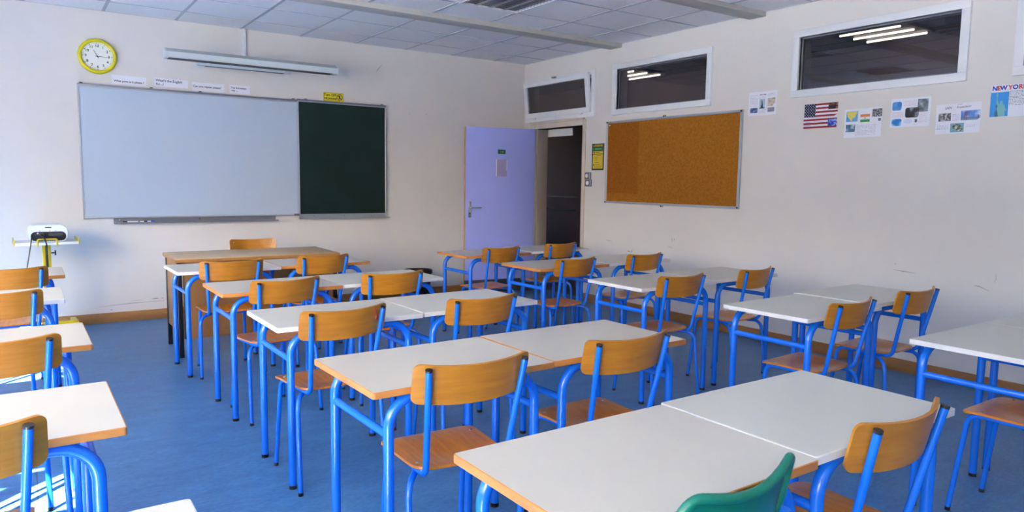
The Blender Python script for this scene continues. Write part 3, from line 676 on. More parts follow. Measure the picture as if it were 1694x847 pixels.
def pic(name, cols, scale=6, seed=0):
    m = bpy.data.materials.new(name); m.use_nodes = True; nt = m.node_tree; b = nt.nodes['Principled BSDF']
    b.inputs['Roughness'].default_value = 0.45
    tc = nt.nodes.new('ShaderNodeTexCoord'); mp = nt.nodes.new('ShaderNodeMapping'); mp.inputs['Location'].default_value = (seed, seed * 2, 0)
    n = nt.nodes.new('ShaderNodeTexNoise'); n.inputs['Scale'].default_value = scale; n.inputs['Detail'].default_value = 4
    rp = nt.nodes.new('ShaderNodeValToRGB'); rp.color_ramp.elements[0].position = 0.36; rp.color_ramp.elements[1].position = 0.66
    rp.color_ramp.elements[0].color = (*lin(cols[0]), 1); rp.color_ramp.elements[1].color = (*lin(cols[-1]), 1)
    for i, c in enumerate(cols[1:-1]):
        e = rp.color_ramp.elements.new(0.36 + 0.3 * (i + 1) / (len(cols) - 1)); e.color = (*lin(c), 1)
    nt.links.new(tc.outputs['Object'], mp.inputs[0]); nt.links.new(mp.outputs[0], n.inputs[0]); nt.links.new(n.outputs['Fac'], rp.inputs[0]); nt.links.new(rp.outputs[0], b.inputs['Base Color'])
    return m
def poster(name, label, yl, yr, z0, z1, tilt=0.0, paper=None):
    w_, h_ = yl - yr, z1 - z0
    t = thing(name, label, 'poster', M4=MR((yl + yr) / 2, (z0 + z1) / 2, 0.0) @ Matrix.Rotation(R(tilt), 4, 'Z'), group='pupil posters on the side wall')
    bm = bmesh.new(); N = 10; top, bot = [], []
    for i in range(N + 1):
        for j in range(N + 1):
            u, v = (i / N - 0.5) * w_, (j / N - 0.5) * h_
            lift = 0.014 * max(0, (i / N - 0.8)) * 5 * max(0, 0.6 - j / N) + 0.0015
            top.append(bm.verts.new((u, v, lift)))
    for i in range(N):
        for j in range(N):
            a = i * (N + 1) + j; bm.faces.new((top[a], top[a + N + 1], top[a + N + 2], top[a + 1]))
    g = bmesh.ops.extrude_face_region(bm, geom=list(bm.faces)); bmesh.ops.translate(bm, verts=[v for v in g['geom'] if isinstance(v, bmesh.types.BMVert)], vec=(0, 0, -0.0007))
    bmesh.ops.recalc_face_normals(bm, faces=bm.faces)
    ob('sheet', mesh_of(bm, 'sheet', paper or M['paper'], True, 60), t)
    t['_w'], t['_h'] = w_, h_
    return t
def prn(t, name, u0, u1, v0, v1, mt, w=0.0022, rr=0.0):
    """a flat print given in 0..1 sheet coordinates (v up)"""
    W2, H2 = t['_w'], t['_h']
    a, b, c, d = (u0 - 0.5) * W2, (u1 - 0.5) * W2, (v0 - 0.5) * H2, (v1 - 0.5) * H2
    if u1 > 0.8 and v0 < 0.35: w += 0.007
    if rr: pts = [tuple(p + Vector(((a + b) / 2, (c + d) / 2))) for p in round_outline((b - a) / 2, (b - a) / 2, -(d - c) / 2, (d - c) / 2, rr, rr, 4, 1)]
    else: pts = [(a, c), (b, c), (b, d), (a, d)]
    return ob(name, poly_mesh(name, pts, w, w + 0.0003, mt), t)
def scribble(t, u0, u1, v0, v1, n, mt, name='handwriting'):
    W2, H2 = t['_w'], t['_h']; bm = bmesh.new(); w = 0.0024 + (0.007 if u1 > 0.8 and v0 < 0.35 else 0)
    for k in range(n):
        v = (v1 + (v0 - v1) * (k + 0.5) / n - 0.5) * H2; u = (u0 - 0.5) * W2; end = (u1 - 0.5) * W2 * random.uniform(0.9, 1.0) if n > 1 else (u1 - 0.5) * W2
        while u < end:
            l = random.uniform(0.006, 0.016); hh = random.uniform(0.0007, 0.0016)
            add_box(bm, u, min(end, u + l), v - hh, v + hh, w, w + 0.0002); u += l + random.uniform(0.003, 0.006)
    ob(name, mesh_of(bm, name, mt), t)
faint = mat('grey_handwriting', (150, 150, 172), 0.7); rosy = mat('pink_handwriting', (206, 160, 170), 0.7); dgrey = mat('dark_handwriting', (90, 90, 110), 0.7)
def outline(t, pts, mt, w=0.0024):
    W2, H2 = t['_w'], t['_h']; return ob('printed_figure', poly_mesh('printed_figure', [((u - 0.5) * W2, (v - 0.5) * H2) for u, v in pts], w, w + 0.0003, mt), t)

t = poster('leaflet', 'white three-column leaflet with monument picture right of cork board', 4.162, 3.870, 1.979, 2.184, 0.0)
scribble(t, 0.05, 0.31, 0.38, 0.88, 9, faint); scribble(t, 0.37, 0.62, 0.08, 0.26, 4, faint); scribble(t, 0.68, 0.95, 0.78, 0.9, 3, faint); scribble(t, 0.37, 0.6, 0.70, 0.80, 2, faint)
ob('lettering', text_mesh('NEW YORK', 0.0125, M['ink'], 0.0004), t, M4=T(-0.0, 0.073, 0.0024))
prn(t, 'printed_picture', 0.07, 0.33, 0.12, 0.33, pic('sea_photo', [(20, 34, 70), (60, 90, 140), (150, 170, 210)], 30, 1))
prn(t, 'printed_picture', 0.39, 0.58, 0.28, 0.68, mat('pale_sky_print', (160, 184, 204), 0.5))
outline(t, [(0.39, 0.28), (0.58, 0.29), (0.575, 0.32), (0.52, 0.33), (0.51, 0.45), (0.50, 0.52), (0.49, 0.60), (0.475, 0.67), (0.462, 0.58), (0.47, 0.45), (0.45, 0.44), (0.44, 0.33), (0.39, 0.31)], mat('monument_print', (30, 34, 48), 0.5), 0.0027)
prn(t, 'printed_picture', 0.68, 0.93, 0.36, 0.70, pic('map_print', [(150, 140, 160), (190, 176, 160), (206, 190, 150)], 40, 3)); prn(t, 'printed_picture', 0.70, 0.93, 0.12, 0.30, pic('grey_print', [(110, 112, 128), (140, 142, 156)], 40, 4))

t = poster('flag_poster', 'stars and stripes flag poster under the wide corridor window', 3.603, 3.309, 1.839, 2.036, 0.0)
redp, navy = mat('flag_red', (146, 26, 42), 0.5), mat('flag_navy', (8, 22, 66), 0.5)
for k in range(7): prn(t, 'red_stripe', 0.0, 1.0, 1 - (2 * k + 1) / 13, 1 - 2 * k / 13, redp)
prn(t, 'blue_canton', 0.0, 0.34, 6 / 13, 1.0, navy, 0.0026)
bm = bmesh.new(); W2, H2 = t['_w'], t['_h']
for rw_ in range(9):
    for c_ in range(5 if rw_ % 2 else 4):
        u = (0.34 * (c_ + (0.18 if rw_ % 2 else 0.62)) / 4.4 + 0.012 - 0.5) * W2; v = (6 / 13 + 7 / 13 * (rw_ + 0.5) / 9 - 0.5) * H2
        ps = [bm.verts.new((u + (0.0046 if q % 2 == 0 else 0.0019) * math.sin(math.pi * q / 5), v + (0.0046 if q % 2 == 0 else 0.0019) * math.cos(math.pi * q / 5), 0.0031)) for q in range(10)]
        bm.faces.new(ps)
ob('stars', mesh_of(bm, 'stars', M['paper']), t)
prn(t, 'printed_picture', 0.72, 1.0, 0.74, 1.0, pic('night_city_print', [(24, 14, 26), (60, 36, 40), (150, 100, 70)], 40, 5), 0.0028)
prn(t, 'printed_picture', 0.74, 0.99, 0.06, 0.34, pic('blue_night_print', [(20, 40, 120), (40, 80, 200), (150, 180, 240)], 45, 6), 0.003)
outline(t, [(0.11 + 0.105 * math.cos(2 * math.pi * k / 20), 0.16 + 0.13 * math.sin(2 * math.pi * k / 20)) for k in range(20)], mat('pale_bubble', (196, 206, 226), 0.6), 0.003)
scribble(t, 0.36, 0.7, 0.80, 0.9, 1, faint); scribble(t, 0.1, 0.95, 0.42, 0.46, 1, faint); scribble(t, 0.3, 0.7, 0.24, 0.3, 1, faint)

t = poster('map_poster', 'white poster with orange and green flag and small maps', 3.249, 2.948, 1.751, 1.970, 0.3)
prn(t, 'printed_picture', 0.05, 0.36, 0.56, 0.92, pic('sea_map_print', [(70, 140, 200), (90, 160, 210), (110, 170, 214)], 20, 7))
outline(t, [(0.06, 0.91), (0.20, 0.90), (0.33, 0.915), (0.345, 0.84), (0.31, 0.80), (0.30, 0.73), (0.27, 0.695), (0.225, 0.70), (0.21, 0.64), (0.205, 0.575), (0.175, 0.575), (0.155, 0.65), (0.11, 0.71), (0.085, 0.74), (0.075, 0.82)], mat('map_land_yellow', (206, 194, 84), 0.5), 0.0027)
prn(t, 'printed_picture', 0.05, 0.30, 0.20, 0.46, pic('river_print', [(40, 70, 110), (80, 120, 150), (170, 190, 200)], 30, 8))
prn(t, 'orange_band', 0.43, 0.68, 0.70, 0.79, mat('flag_orange', (214, 126, 48), 0.5)); prn(t, 'green_band', 0.43, 0.68, 0.52, 0.61, mat('flag_green', (40, 128, 72), 0.5))
outline(t, [(0.555 + 0.02 * math.cos(2 * math.pi * k / 16), 0.655 + 0.028 * math.sin(2 * math.pi * k / 16)) for k in range(16)], faint)
prn(t, 'printed_picture', 0.74, 0.99, 0.68, 0.95, pic('crowd_print', [(30, 30, 34), (90, 90, 92), (180, 180, 178)], 110, 9)); prn(t, 'printed_picture', 0.90, 0.97, 0.53, 0.62, pic('small_bw_print', [(20, 20, 40), (160, 160, 180)], 60, 10))
scribble(t, 0.32, 0.88, 0.06, 0.44, 8, faint)

t = poster('blue_photo_poster', 'white poster with rounded blue sea photographs and dark cave photo', 2.888, 2.603, 1.810, 2.017, 0.0)
prn(t, 'printed_picture', 0.04, 0.28, 0.60, 0.90, pic('blue_sea_print', [(40, 110, 190), (70, 140, 210), (120, 170, 214)], 18, 11), rr=0.014)
prn(t, 'printed_picture', 0.04, 0.30, 0.05, 0.30, pic('bright_sea_print', [(10, 110, 190), (30, 140, 210), (190, 220, 240)], 26, 12), rr=0.014)
prn(t, 'printed_picture', 0.68, 0.94, 0.50, 0.94, pic('misty_print', [(70, 84, 96), (110, 124, 130), (160, 176, 190)], 26, 13))
prn(t, 'printed_picture', 0.38, 0.72, 0.32, 0.67, pic('cave_print', [(18, 16, 22), (50, 44, 46), (150, 160, 180)], 22, 14), 0.0027, rr=0.016)
scribble(t, 0.30, 0.66, 0.72, 0.92, 4, rosy); scribble(t, 0.06, 0.34, 0.34, 0.54, 5, rosy); scribble(t, 0.74, 0.96, 0.12, 0.44, 6, rosy)
outline(t, [(0.66 + (0.055 if k % 2 == 0 else 0.022) * math.sin(math.pi * k / 7), 0.2 + (0.10 if k % 2 == 0 else 0.04) * math.cos(math.pi * k / 7)) for k in range(14)], mat('dark_flower_print', (20, 60, 90), 0.5))
outline(t, [(0.46 + 0.11 * math.cos(2 * math.pi * k / 20), 0.2 + 0.09 * math.sin(2 * math.pi * k / 20)) for k in range(20)], mat('pale_cloud_print', (206, 214, 232), 0.6))

t = poster('san_francisco_poster', 'white handwritten San Francisco poster with bridge photo', 2.562, 2.270, 1.748, 1.953, 0.6)
ob('lettering', text_mesh('SAN', 0.023, M['ink'], 0.0, shear=0.25), t, M4=T(-0.068, 0.074, 0.0024, R(3))); ob('lettering', text_mesh('Francisco', 0.024, M['ink'], 0.0, shear=0.2), t, M4=T(0.032, 0.076, 0.0024, R(3)))
outline(t, [(0.46, 0.955), (0.60, 0.965), (0.60, 0.972), (0.46, 0.963)], M['ink'])
prn(t, 'printed_picture', 0.06, 0.34, 0.43, 0.70, pic('city_print', [(30, 32, 44), (100, 100, 110), (190, 190, 196)], 70, 15))
prn(t, 'printed_picture', 0.56, 0.98, 0.42, 0.74, pic('bay_sky_print', [(40, 90, 180), (90, 140, 210), (190, 210, 236)], 14, 16))
brd = mat('bridge_red', (130, 62, 60), 0.5)
prn(t, 'bridge_water', 0.56, 0.98, 0.42, 0.49, mat('bay_water', (90, 140, 170), 0.5), 0.0026)
for (a, b, c, d) in ((0.56, 0.98, 0.49, 0.507), (0.645, 0.66, 0.44, 0.71), (0.685, 0.70, 0.44, 0.71), (0.66, 0.685, 0.58, 0.60), (0.66, 0.685, 0.65, 0.67), (0.925, 0.945, 0.45, 0.58)): prn(t, 'bridge_part', a, b, c, d, brd, 0.003)
prn(t, 'printed_picture', 0.34, 0.64, 0.04, 0.34, mat('teal_sea_print', (110, 160, 176), 0.5))
outline(t, [(0.38, 0.24), (0.44, 0.32), (0.54, 0.30), (0.60, 0.20), (0.63, 0.08), (0.52, 0.08), (0.44, 0.13), (0.39, 0.18)], pic('island_print', [(30, 44, 36), (90, 104, 84), (210, 210, 196)], 60, 17), 0.0028)
scribble(t, 0.37, 0.53, 0.42, 0.66, 5, faint); scribble(t, 0.04, 0.30, 0.14, 0.30, 4, faint); scribble(t, 0.70, 0.92, 0.18, 0.28, 2, faint)

t = poster('new_york_poster', 'white poster titled New York in red and blue letters', 2.221, 1.924, 1.841, 2.050, 0.0)
bl, rd = mat('marker_blue_ink', (28, 40, 170), 0.5), mat('marker_red_ink', (200, 40, 36), 0.5)
for k, (ch, u, c_) in enumerate((('N', 0.07, bl), ('E', 0.15, rd), ('W', 0.245, bl), ('Y', 0.375, rd), ('O', 0.475, bl), ('R', 0.575, rd), ('K', 0.665, bl))):
    ob('lettering', text_mesh(ch, 0.039, c_, 0.0016), t, M4=T((u - 0.5) * t['_w'], 0.40 * t['_h'], 0.0024, R(random.uniform(-4, 4))))
prn(t, 'printed_picture', 0.0, 0.36, 0.02, 0.78, mat('bright_sky_print', (30, 140, 214), 0.5))
stat = mat('statue_green_print', (110, 176, 180), 0.5); statd = mat('statue_dark_print', (40, 90, 110), 0.5)
outline(t, [(0.11, 0.02), (0.10, 0.14), (0.13, 0.26), (0.11, 0.34), (0.125, 0.42), (0.125, 0.62), (0.11, 0.68), (0.12, 0.76), (0.14, 0.76), (0.15, 0.68), (0.14, 0.62), (0.155, 0.46), (0.19, 0.40), (0.19, 0.48), (0.22, 0.52), (0.25, 0.49), (0.245, 0.42), (0.29, 0.36), (0.30, 0.28), (0.34, 0.20), (0.31, 0.18), (0.29, 0.22), (0.31, 0.02)], stat, 0.0027)
outline(t, [(0.10, 0.02), (0.10, 0.14), (0.13, 0.26), (0.11, 0.34), (0.125, 0.42), (0.15, 0.36), (0.14, 0.26), (0.16, 0.14), (0.17, 0.02)], statd, 0.0031)
scribble(t, 0.38, 0.97, 0.34, 0.80, 11, dgrey)

# ================================================================== FURNITURE MESHES
DESK_Z = 0.735
def desk_meshes(edge, lam):
    d = {}; W2, D2, th, ew = 0.349, 0.25, 0.022, 0.003
    o_in = round_outline(W2 - ew, W2 - ew, -D2 + ew, D2 - ew, 0.006, 0.006, 3, 1)
    o_out = round_outline(W2, W2, -D2, D2, 0.009, 0.009, 3, 1)
    d['tabletop'] = poly_mesh('tabletop', [tuple(p) for p in o_in], DESK_Z - th, DESK_Z, lam)
    bm = bmesh.new(); n = len(o_in)
    zt, zb = DESK_Z - 0.0012, DESK_Z - th + 0.001
    q = [[bm.verts.new((p.x, p.y, z)) for p in o_] for o_, z in ((o_in, DESK_Z), (o_out, zt), (o_out, zb), (o_in, DESK_Z - th))]
    for a, b in ((0, 1), (1, 2), (2, 3)):
        for i in range(n): bm.faces.new((q[a][i], q[b][i], q[b][(i + 1) % n], q[a][(i + 1) % n]))
    bmesh.ops.recalc_face_normals(bm, faces=bm.faces)
    d['edge_band'] = mesh_of(bm, 'edge_band', edge, True, 40)
    return d
DESK = {'wood': desk_meshes(M['edgew'], M['lam']), 'white': desk_meshes(M['edgel'], M['lam2'])}
LXI, LYI, TR = 0.284, 0.217, 0.0168
RAIL_Z = DESK_Z - 0.022 - TR
def leg_mesh(sx, sy):
    p = fillet([(sx * LXI, sy * LYI, 0.014), (sx * LXI, sy * LYI, RAIL_Z), (sx * 0.17, sy * LYI, RAIL_Z)], 0.092, 9)
    return tube_mesh('leg', p, TR, M['blue'], 14)
DLEG = {(a, b): leg_mesh(a, b) for a in (-1, 1) for b in (-1, 1)}
DCAP = {(a, b): cyl_mesh('foot_cap', (a * LXI, b * LYI, 0), (a * LXI, b * LYI, 0.016), TR + 0.0012, M['black'], 14) for a in (-1, 1) for b in (-1, 1)}
DRAIL = {b: cyl_mesh('top_rail', (-0.17, b * LYI, RAIL_Z), (0.17, b * LYI, RAIL_Z), TR, M['blue'], 14) for b in (-1, 1)}
STR_Z = 0.582
DSTR = {a: cyl_mesh('side_stretcher', (a * LXI, -LYI, STR_Z), (a * LXI, LYI, STR_Z), 0.0135, M['blue'], 12) for a in (-1, 1)}
def desk(x0, x1, yc, rot, kind, label):
    t = thing('school_desk', label, 'desk', ((x0 + x1) / 2, yc, 0), R(rot), 'school desks in rows')
    tp = ob('tabletop', DESK[kind]['tabletop'], t); ob('edge_band', DESK[kind]['edge_band'], tp)
    for k, me in DLEG.items():
        l = ob('leg', me, t); ob('foot_cap', DCAP[k], l)
    for me in DRAIL.values(): ob('top_rail', me, t)
    for me in DSTR.values(): ob('side_stretcher', me, t)
    return t

CT = 0.0108
CAPZ, SEATZ = 0.797, 0.455
RZ = SEATZ - 0.010 - CT
def side_path(s):
    return fillet([(s * 0.163, 0.437, 0.012), (s * 0.151, 0.388, RZ), (s * 0.147, 0.076, RZ), (s * 0.172, 0.0, CAPZ)], [0.048, 0.042], 8)
CH = {}
for s in (-1, 1):
    p = side_path(s)          # start, 9 arc points, 9 arc points, end
    CH['front', s] = tube_mesh('leg', p[:10], CT, M['blue'])
    CH['rail', s] = tube_mesh('seat_rail', [p[9], p[10]], CT, M['blue'])
    CH['post', s] = tube_mesh('back_post', p[10:], CT, M['blue'])
    d_ = (p[-1] - p[-2]).normalized(); e_ = p[-1]
    CH['cap', s] = tube_mesh('post_cap', [e_ - d_ * 0.003, e_ + d_ * 0.002, e_ + d_ * 0.004], CT + 0.0009, M['black'])
    CH['rear', s] = tube_mesh('leg', fillet([(s * 0.118, 0.20, RZ - 0.014), (s * 0.202, 0.088, RZ - 0.022), (s * 0.213, 0.045, 0.012)], 0.062, 9), CT, M['blue'])
    for k_, (px, py) in (('ffoot', (s * 0.163, 0.437)), ('rfoot', (s * 0.213, 0.045))):
        CH[k_, s] = cyl_mesh('foot_cap', (px, py, 0), (px, py, 0.016), CT + 0.0012, M['black'], 12)
CH['cross'] = cyl_mesh('cross_bar', (-0.125, 0.195, RZ - 0.014), (0.125, 0.195, RZ - 0.014), CT * 0.9, M['blue'])
def seat_fn(u, v):
    f = max(0.0, (v - 0.34) / 0.085); dish = math.exp(-((u / 0.11) ** 2 + ((v - 0.20) / 0.095) ** 2))
    z = SEATZ - 0.020 * dish - 0.013 * f * f * 1.0
    dzu = 0.020 * dish * 2 * u / 0.0121; dzv = 0.020 * dish * 2 * (v - 0.20) / 0.009 - 0.026 * f / 0.085
    return Vector((u, v, z)), Vector((-dzu, -dzv, 1)).normalized()
CH['seat'] = shell_mesh('seat', round_outline(0.166, 0.182, 0.088, 0.412, 0.07, 0.035, 7, 6), seat_fn, 0.0095, M['seat'], 9, (0, 0.25))
TILT = math.atan2(0.076, CAPZ - RZ); BR = 0.42
def back_surface(side, BR=BR, off=0.0):
    ca, sa = math.cos(TILT), math.sin(TILT)
    def fn(u, v):
        th = u / BR; x = BR * math.sin(th); y = BR * (1 - math.cos(th)) - 0.031 + off
        n = Vector((-math.sin(th), math.cos(th), 0))     # towards the sitter
        p = Vector((x, y * 1.0, v)); q = Vector((p.x, p.y * ca - p.z * sa, p.y * sa + p.z * ca)); n = Vector((n.x, n.y * ca, n.y * sa))
        return q + Vector((0, 0.0115 + CT + 0.0095, 0.7465)), n
    return fn
CH['back'] = shell_mesh('backrest', round_outline(0.214, 0.214, -0.066, 0.066, 0.024, 0.024, 6, 9), back_surface(0), 0.0095, M['ply'], 9, (0, 0), 50)
CH['rivet'] = lathe_mesh('rivet', [(0, 0.0022), (0.0045, 0.0015), (0.006, 0.0), (0.006, -0.002), (0, -0.002)], M['chrome'], 10, 60)
bfn = back_surface(0)
BRIV = []
for su in (-0.172, 0.172):
    for vv in (-0.03, 0.036):
        p, n = bfn(su, vv); BRIV.append(Matrix.Translation(p) @ n.to_track_quat('Z', 'Y').to_matrix().to_4x4())
SRIV = []
for u, v in ((-0.154, 0.338), (0.154, 0.338), (-0.143, 0.153), (0.143, 0.153)):
    p, n = seat_fn(u, v); SRIV.append(Matrix.Translation(p) @ n.to_track_quat('Z', 'Y').to_matrix().to_4x4())
def chair(x, y, rot, label, shell=None):
    t = thing('school_chair', label, 'chair', (x, y, 0), R(rot), 'school chairs')
    for s in (-1, 1):
        if shell:
            l = ob('leg', CH['front', s], t); ob('foot_cap', CH['ffoot', s], l); ob('seat_rail', CH['rail', s], t)
            ob('back_post', shell['post', s], t); l = ob('leg', CH['rear', s], t); ob('foot_cap', CH['rfoot', s], l); continue
        l = ob('leg', CH['front', s], t); ob('foot_cap', CH['ffoot', s], l)
        ob('seat_rail', CH['rail', s], t)
        p = ob('back_post', CH['post', s], t); ob('post_cap', CH['cap', s], p)
        l = ob('leg', CH['rear', s], t); ob('foot_cap', CH['rfoot', s], l)
    ob('cross_bar', CH['cross'], t)
    if shell:
        ob('seat', shell['seat'], t); b = ob('backrest', shell['back'], t); ob('rim', shell['rim'], b); return t
    st = ob('seat', CH['seat'], t); b = ob('backrest', CH['back'], t)
    for m4 in SRIV: ob('rivet', CH['rivet'], st, M4=m4)
    for m4 in BRIV: ob('rivet', CH['rivet'], b, M4=m4)
    return t

# ================================================================== DESKS AND CHAIRS
D = desk
D(0.810, 1.508, 1.170, 0.6, 'wood', 'large foreground desk with wooden edge behind the green chair')
D(1.514, 2.214, 1.188, 0.4, 'white', 'foreground desk with white edge, right of the wood-edged one')
D(0.836, 1.536, 2.213, 1.3, 'wood', 'wood-edged left desk of second pair from the camera, middle block')
D(1.540, 2.238, 2.233, 0.8, 'wood', 'wood-edged right desk of second pair from the camera, middle block')
D(0.873, 1.572, 3.292, 0.2, 'white', 'white-edged left desk at the chair with red scribble')
D(1.576, 2.276, 3.318, 1.6, 'white', 'white-edged right desk of third pair from camera, middle block')
D(0.882, 1.580, 4.357, 0.3, 'wood', 'wood-edged left desk of fourth pair from camera, middle block')
D(1.584, 2.284, 4.382, 0.6, 'white', 'white-edged right desk of fourth pair, in front of wastebasket')
D(0.836, 1.532, 5.452, 1.5, 'white', 'white-edged desk at left front of the teacher desk')
D(1.536, 2.234, 5.478, 1.0, 'wood', 'wood-edged desk at right front of the teacher desk')
D(3.092, 3.790, 5.476, 1.5, 'wood', 'wood-edged desk standing before the lilac door')
D(3.850, 4.550, 5.560, 1.5, 'white', 'grey-edged far desk standing before the dark doorway')
D(3.108, 3.808, 4.446, 1.6, 'wood', 'wood-edged left desk of second pair from the doorway')
D(3.850, 4.550, 4.498, 1.0, 'white', 'white-edged right desk of second pair from the doorway')
D(3.084, 3.782, 3.366, 0.3, 'white', 'white-edged left desk of third pair from the doorway')
D(3.800, 4.500, 3.408, 1.5, 'white', 'white-edged right desk of third pair from the doorway')
D(3.082, 3.780, 2.250, 1.4, 'white', 'white-edged left desk of fourth pair from the doorway')
D(3.812, 4.512, 2.322, 1.4, 'white', 'white-edged right desk of fourth pair from the doorway')
D(3.072, 3.772, 1.262, 0.2, 'white', 'white desk at right picture edge with chair seat below')
D(3.780, 4.480, 1.262, 0.0, 'white', 'white desk corner at far right picture edge by side wall')
D(-0.489, 0.211, 5.642, 0.0, 'wood', 'wood-edged desk nearest the projector stand at left')
D(-0.537, 0.163, 4.572, 0.3, 'white', 'white-edged desk second from projector stand at left edge')
D(-0.502, 0.198, 3.345, 0.4, 'wood', 'wood-edged desk third from projector stand at left edge')
D(-0.504, 0.196, 2.260, 0.3, 'wood', 'wood-edged desk fourth from projector stand at left edge')
D(-0.449, 0.251, 1.240, 0.0, 'white', 'desk corner cut by the bottom picture edge at left')
C = chair
C(1.814, 0.866, 1.5, 'wooden chair with blue tubes nearest the camera, right foreground')
C(1.166, 1.880, -3, 'wooden chair at the wood-edged left desk, second row from camera')
C(1.843, 1.884, 0, 'wooden chair at the wood-edged right desk, second row from camera')
rc = C(1.160, 2.956, 6, 'wooden chair with a red scribble on its backrest')
C(1.856, 2.922, 3, 'wooden chair right of the one with red scribble')
C(1.219, 3.994, 9, 'wooden chair at left desk, fourth row from camera, middle block')
C(1.868, 3.979, 2, 'wooden chair at right desk, fourth row, near wastebasket')
C(1.172, 5.080, -1, 'wooden chair before left half of the teacher desk')
C(1.838, 5.120, 8, 'wooden chair before right half of the teacher desk')
C(3.422, 5.120, 7, 'wooden chair standing before the lilac door')
C(4.153, 5.218, 9, 'wooden chair standing before the dark doorway')
C(3.412, 4.098, 6, 'wooden chair at left desk, second row from the doorway')
C(4.145, 4.118, 5, 'wooden chair at right desk, second row from the doorway')
C(3.376, 3.022, 1.5, 'wooden chair at left desk, third row from the doorway')
C(4.124, 3.035, 8, 'wooden chair at right desk, third row from the doorway')
C(3.386, 1.918, 4, 'wooden chair at left desk, fourth row from the doorway')
C(4.103, 1.957, 1.7, 'wooden chair at right desk, fourth row from the doorway')
C(3.382, 0.934, 0.5, 'wooden chair with only its seat showing at right picture edge')
C(-0.090, 5.249, 1, 'wooden chair nearest the projector stand at left edge')
C(-0.141, 4.176, 1, 'wooden chair second from projector stand at left edge')
C(-0.113, 2.953, 1, 'wooden chair third from projector stand at left edge')
C(-0.183, 1.935, 1, 'wooden chair in lower left corner beside sunlit floor')
for yy in (5.642, 4.572, 3.345, 2.260, 1.240): D(-1.245, -0.545, yy, 0.0, 'wood', 'wood-edged desk by the windows, outside the left picture edge')
for yy in (5.26, 4.18, 2.95, 1.93): C(-0.90, yy, 1.0, 'wooden chair by the windows, outside the left picture edge')
# red scribble on one backrest
mk = []
for (u, v) in ((0.128, 0.052), (0.136, 0.044), (0.138, 0.030), (0.146, 0.018), (0.142, 0.008), (0.150, -0.002)):
    p, n = bfn(u, v); mk.append(p - n * 0.0100)
bm = bmesh.new(); add_tube(bm, mk, 0.0030, 6); ob('red_scribble', mesh_of(bm, 'red_scribble', M['red']), rc, label='red ink scribble')

# green plastic chair in the foreground
def green_shell():
    g = {}
    for s in (-1, 1): g['post', s] = tube_mesh('back_post', fillet([(s * 0.147, 0.12, RZ), (s * 0.147, 0.076, RZ), (s * 0.150, 0.012, 0.69)], 0.042, 8), CT, M['blue'])
    f0 = back_surface(0, 0.52, 0.006)
    ol = round_outline(0.185, 0.200, -0.22, 0.047, 0.05, 0.045, 8, 8)
    def fn(u, v):
        vv = v + 0.010 * math.cos(u / 0.215 * math.pi) * -1.0 * max(0, v / 0.04); return f0(u, vv)
    g['back'] = shell_mesh('backrest', ol, fn, 0.005, M['green'], 9, (0, -0.03), 60)
    bm = bmesh.new(); pts = []
    for o_ in ol:
        p, n = fn(o_.x, o_.y); pts.append(p - n * 0.006)
    pts.append(pts[0]); add_tube(bm, pts, 0.0105, 10, caps=False); bmesh.ops.remove_doubles(bm, verts=bm.verts, dist=0.0004)
    g['rim'] = mesh_of(bm, 'rim', M['green'], True, 80)
    g['seat'] = shell_mesh('seat', round_outline(0.185, 0.20, 0.07, 0.43, 0.06, 0.05, 7, 6), seat_fn, 0.006, M['green'], 9, (0, 0.25))
    return g
C(1.158, 0.842, 6.0, 'green plastic chair at the bottom picture edge', green_shell())

# ================================================================== TEACHER DESK AND CHAIR, BIN, PROJECTOR
t = thing('teacher_desk', 'large brown wooden teacher desk in front of the boards', 'desk', (1.565, 6.105, 0), R(-0.6))
W2, D2 = 0.635, 0.315
tp = ob('tabletop', box_mesh('tabletop', -W2, W2, -D2, D2, 0.732, 0.758, M['desktop'], 0.003), t)
bm = bmesh.new()
for (a, b, c, d) in ((-W2 - .001, W2 + .001, -D2 - .0015, -D2 + .002), (-W2 - .001, W2 + .001, D2 - .002, D2 + .0015), (-W2 - .0015, -W2 + .002, -D2, D2), (W2 - .002, W2 + .0015, -D2, D2)): add_box(bm, a, b, c, d, 0.7325, 0.755)
ob('edge_band', mesh_of(bm, 'edge_band', M['deskwood']), tp)
ob('modesty_panel', box_mesh('modesty_panel', -W2 + 0.055, W2 - 0.055, -D2 + 0.045, -D2 + 0.063, 0.14, 0.73, M['deskwood']), t)
for s in (-1, 1): ob('side_panel', box_mesh('side_panel', s * (W2 - 0.03) - 0.009, s * (W2 - 0.03) + 0.009, -D2 + 0.065, D2 - 0.045, 0.18, 0.73, M['deskwood']), t)
for sx in (-1, 1):
    for sy in (-1, 1): ob('leg', box_mesh('leg', sx * (W2 - 0.03) - 0.016, sx * (W2 - 0.03) + 0.016, sy * (D2 - 0.045) - 0.016, sy * (D2 - 0.045) + 0.016, 0, 0.732, M['black'], 0.002), t)
ob('under_frame', box_mesh('under_frame', -W2 + 0.05, W2 - 0.05, -D2 + 0.07, -D2 + 0.10, 0.69, 0.732, M['black']), t)
tc_ = C(1.755, 6.86, 181.0, 'wooden teacher chair behind the large brown desk')

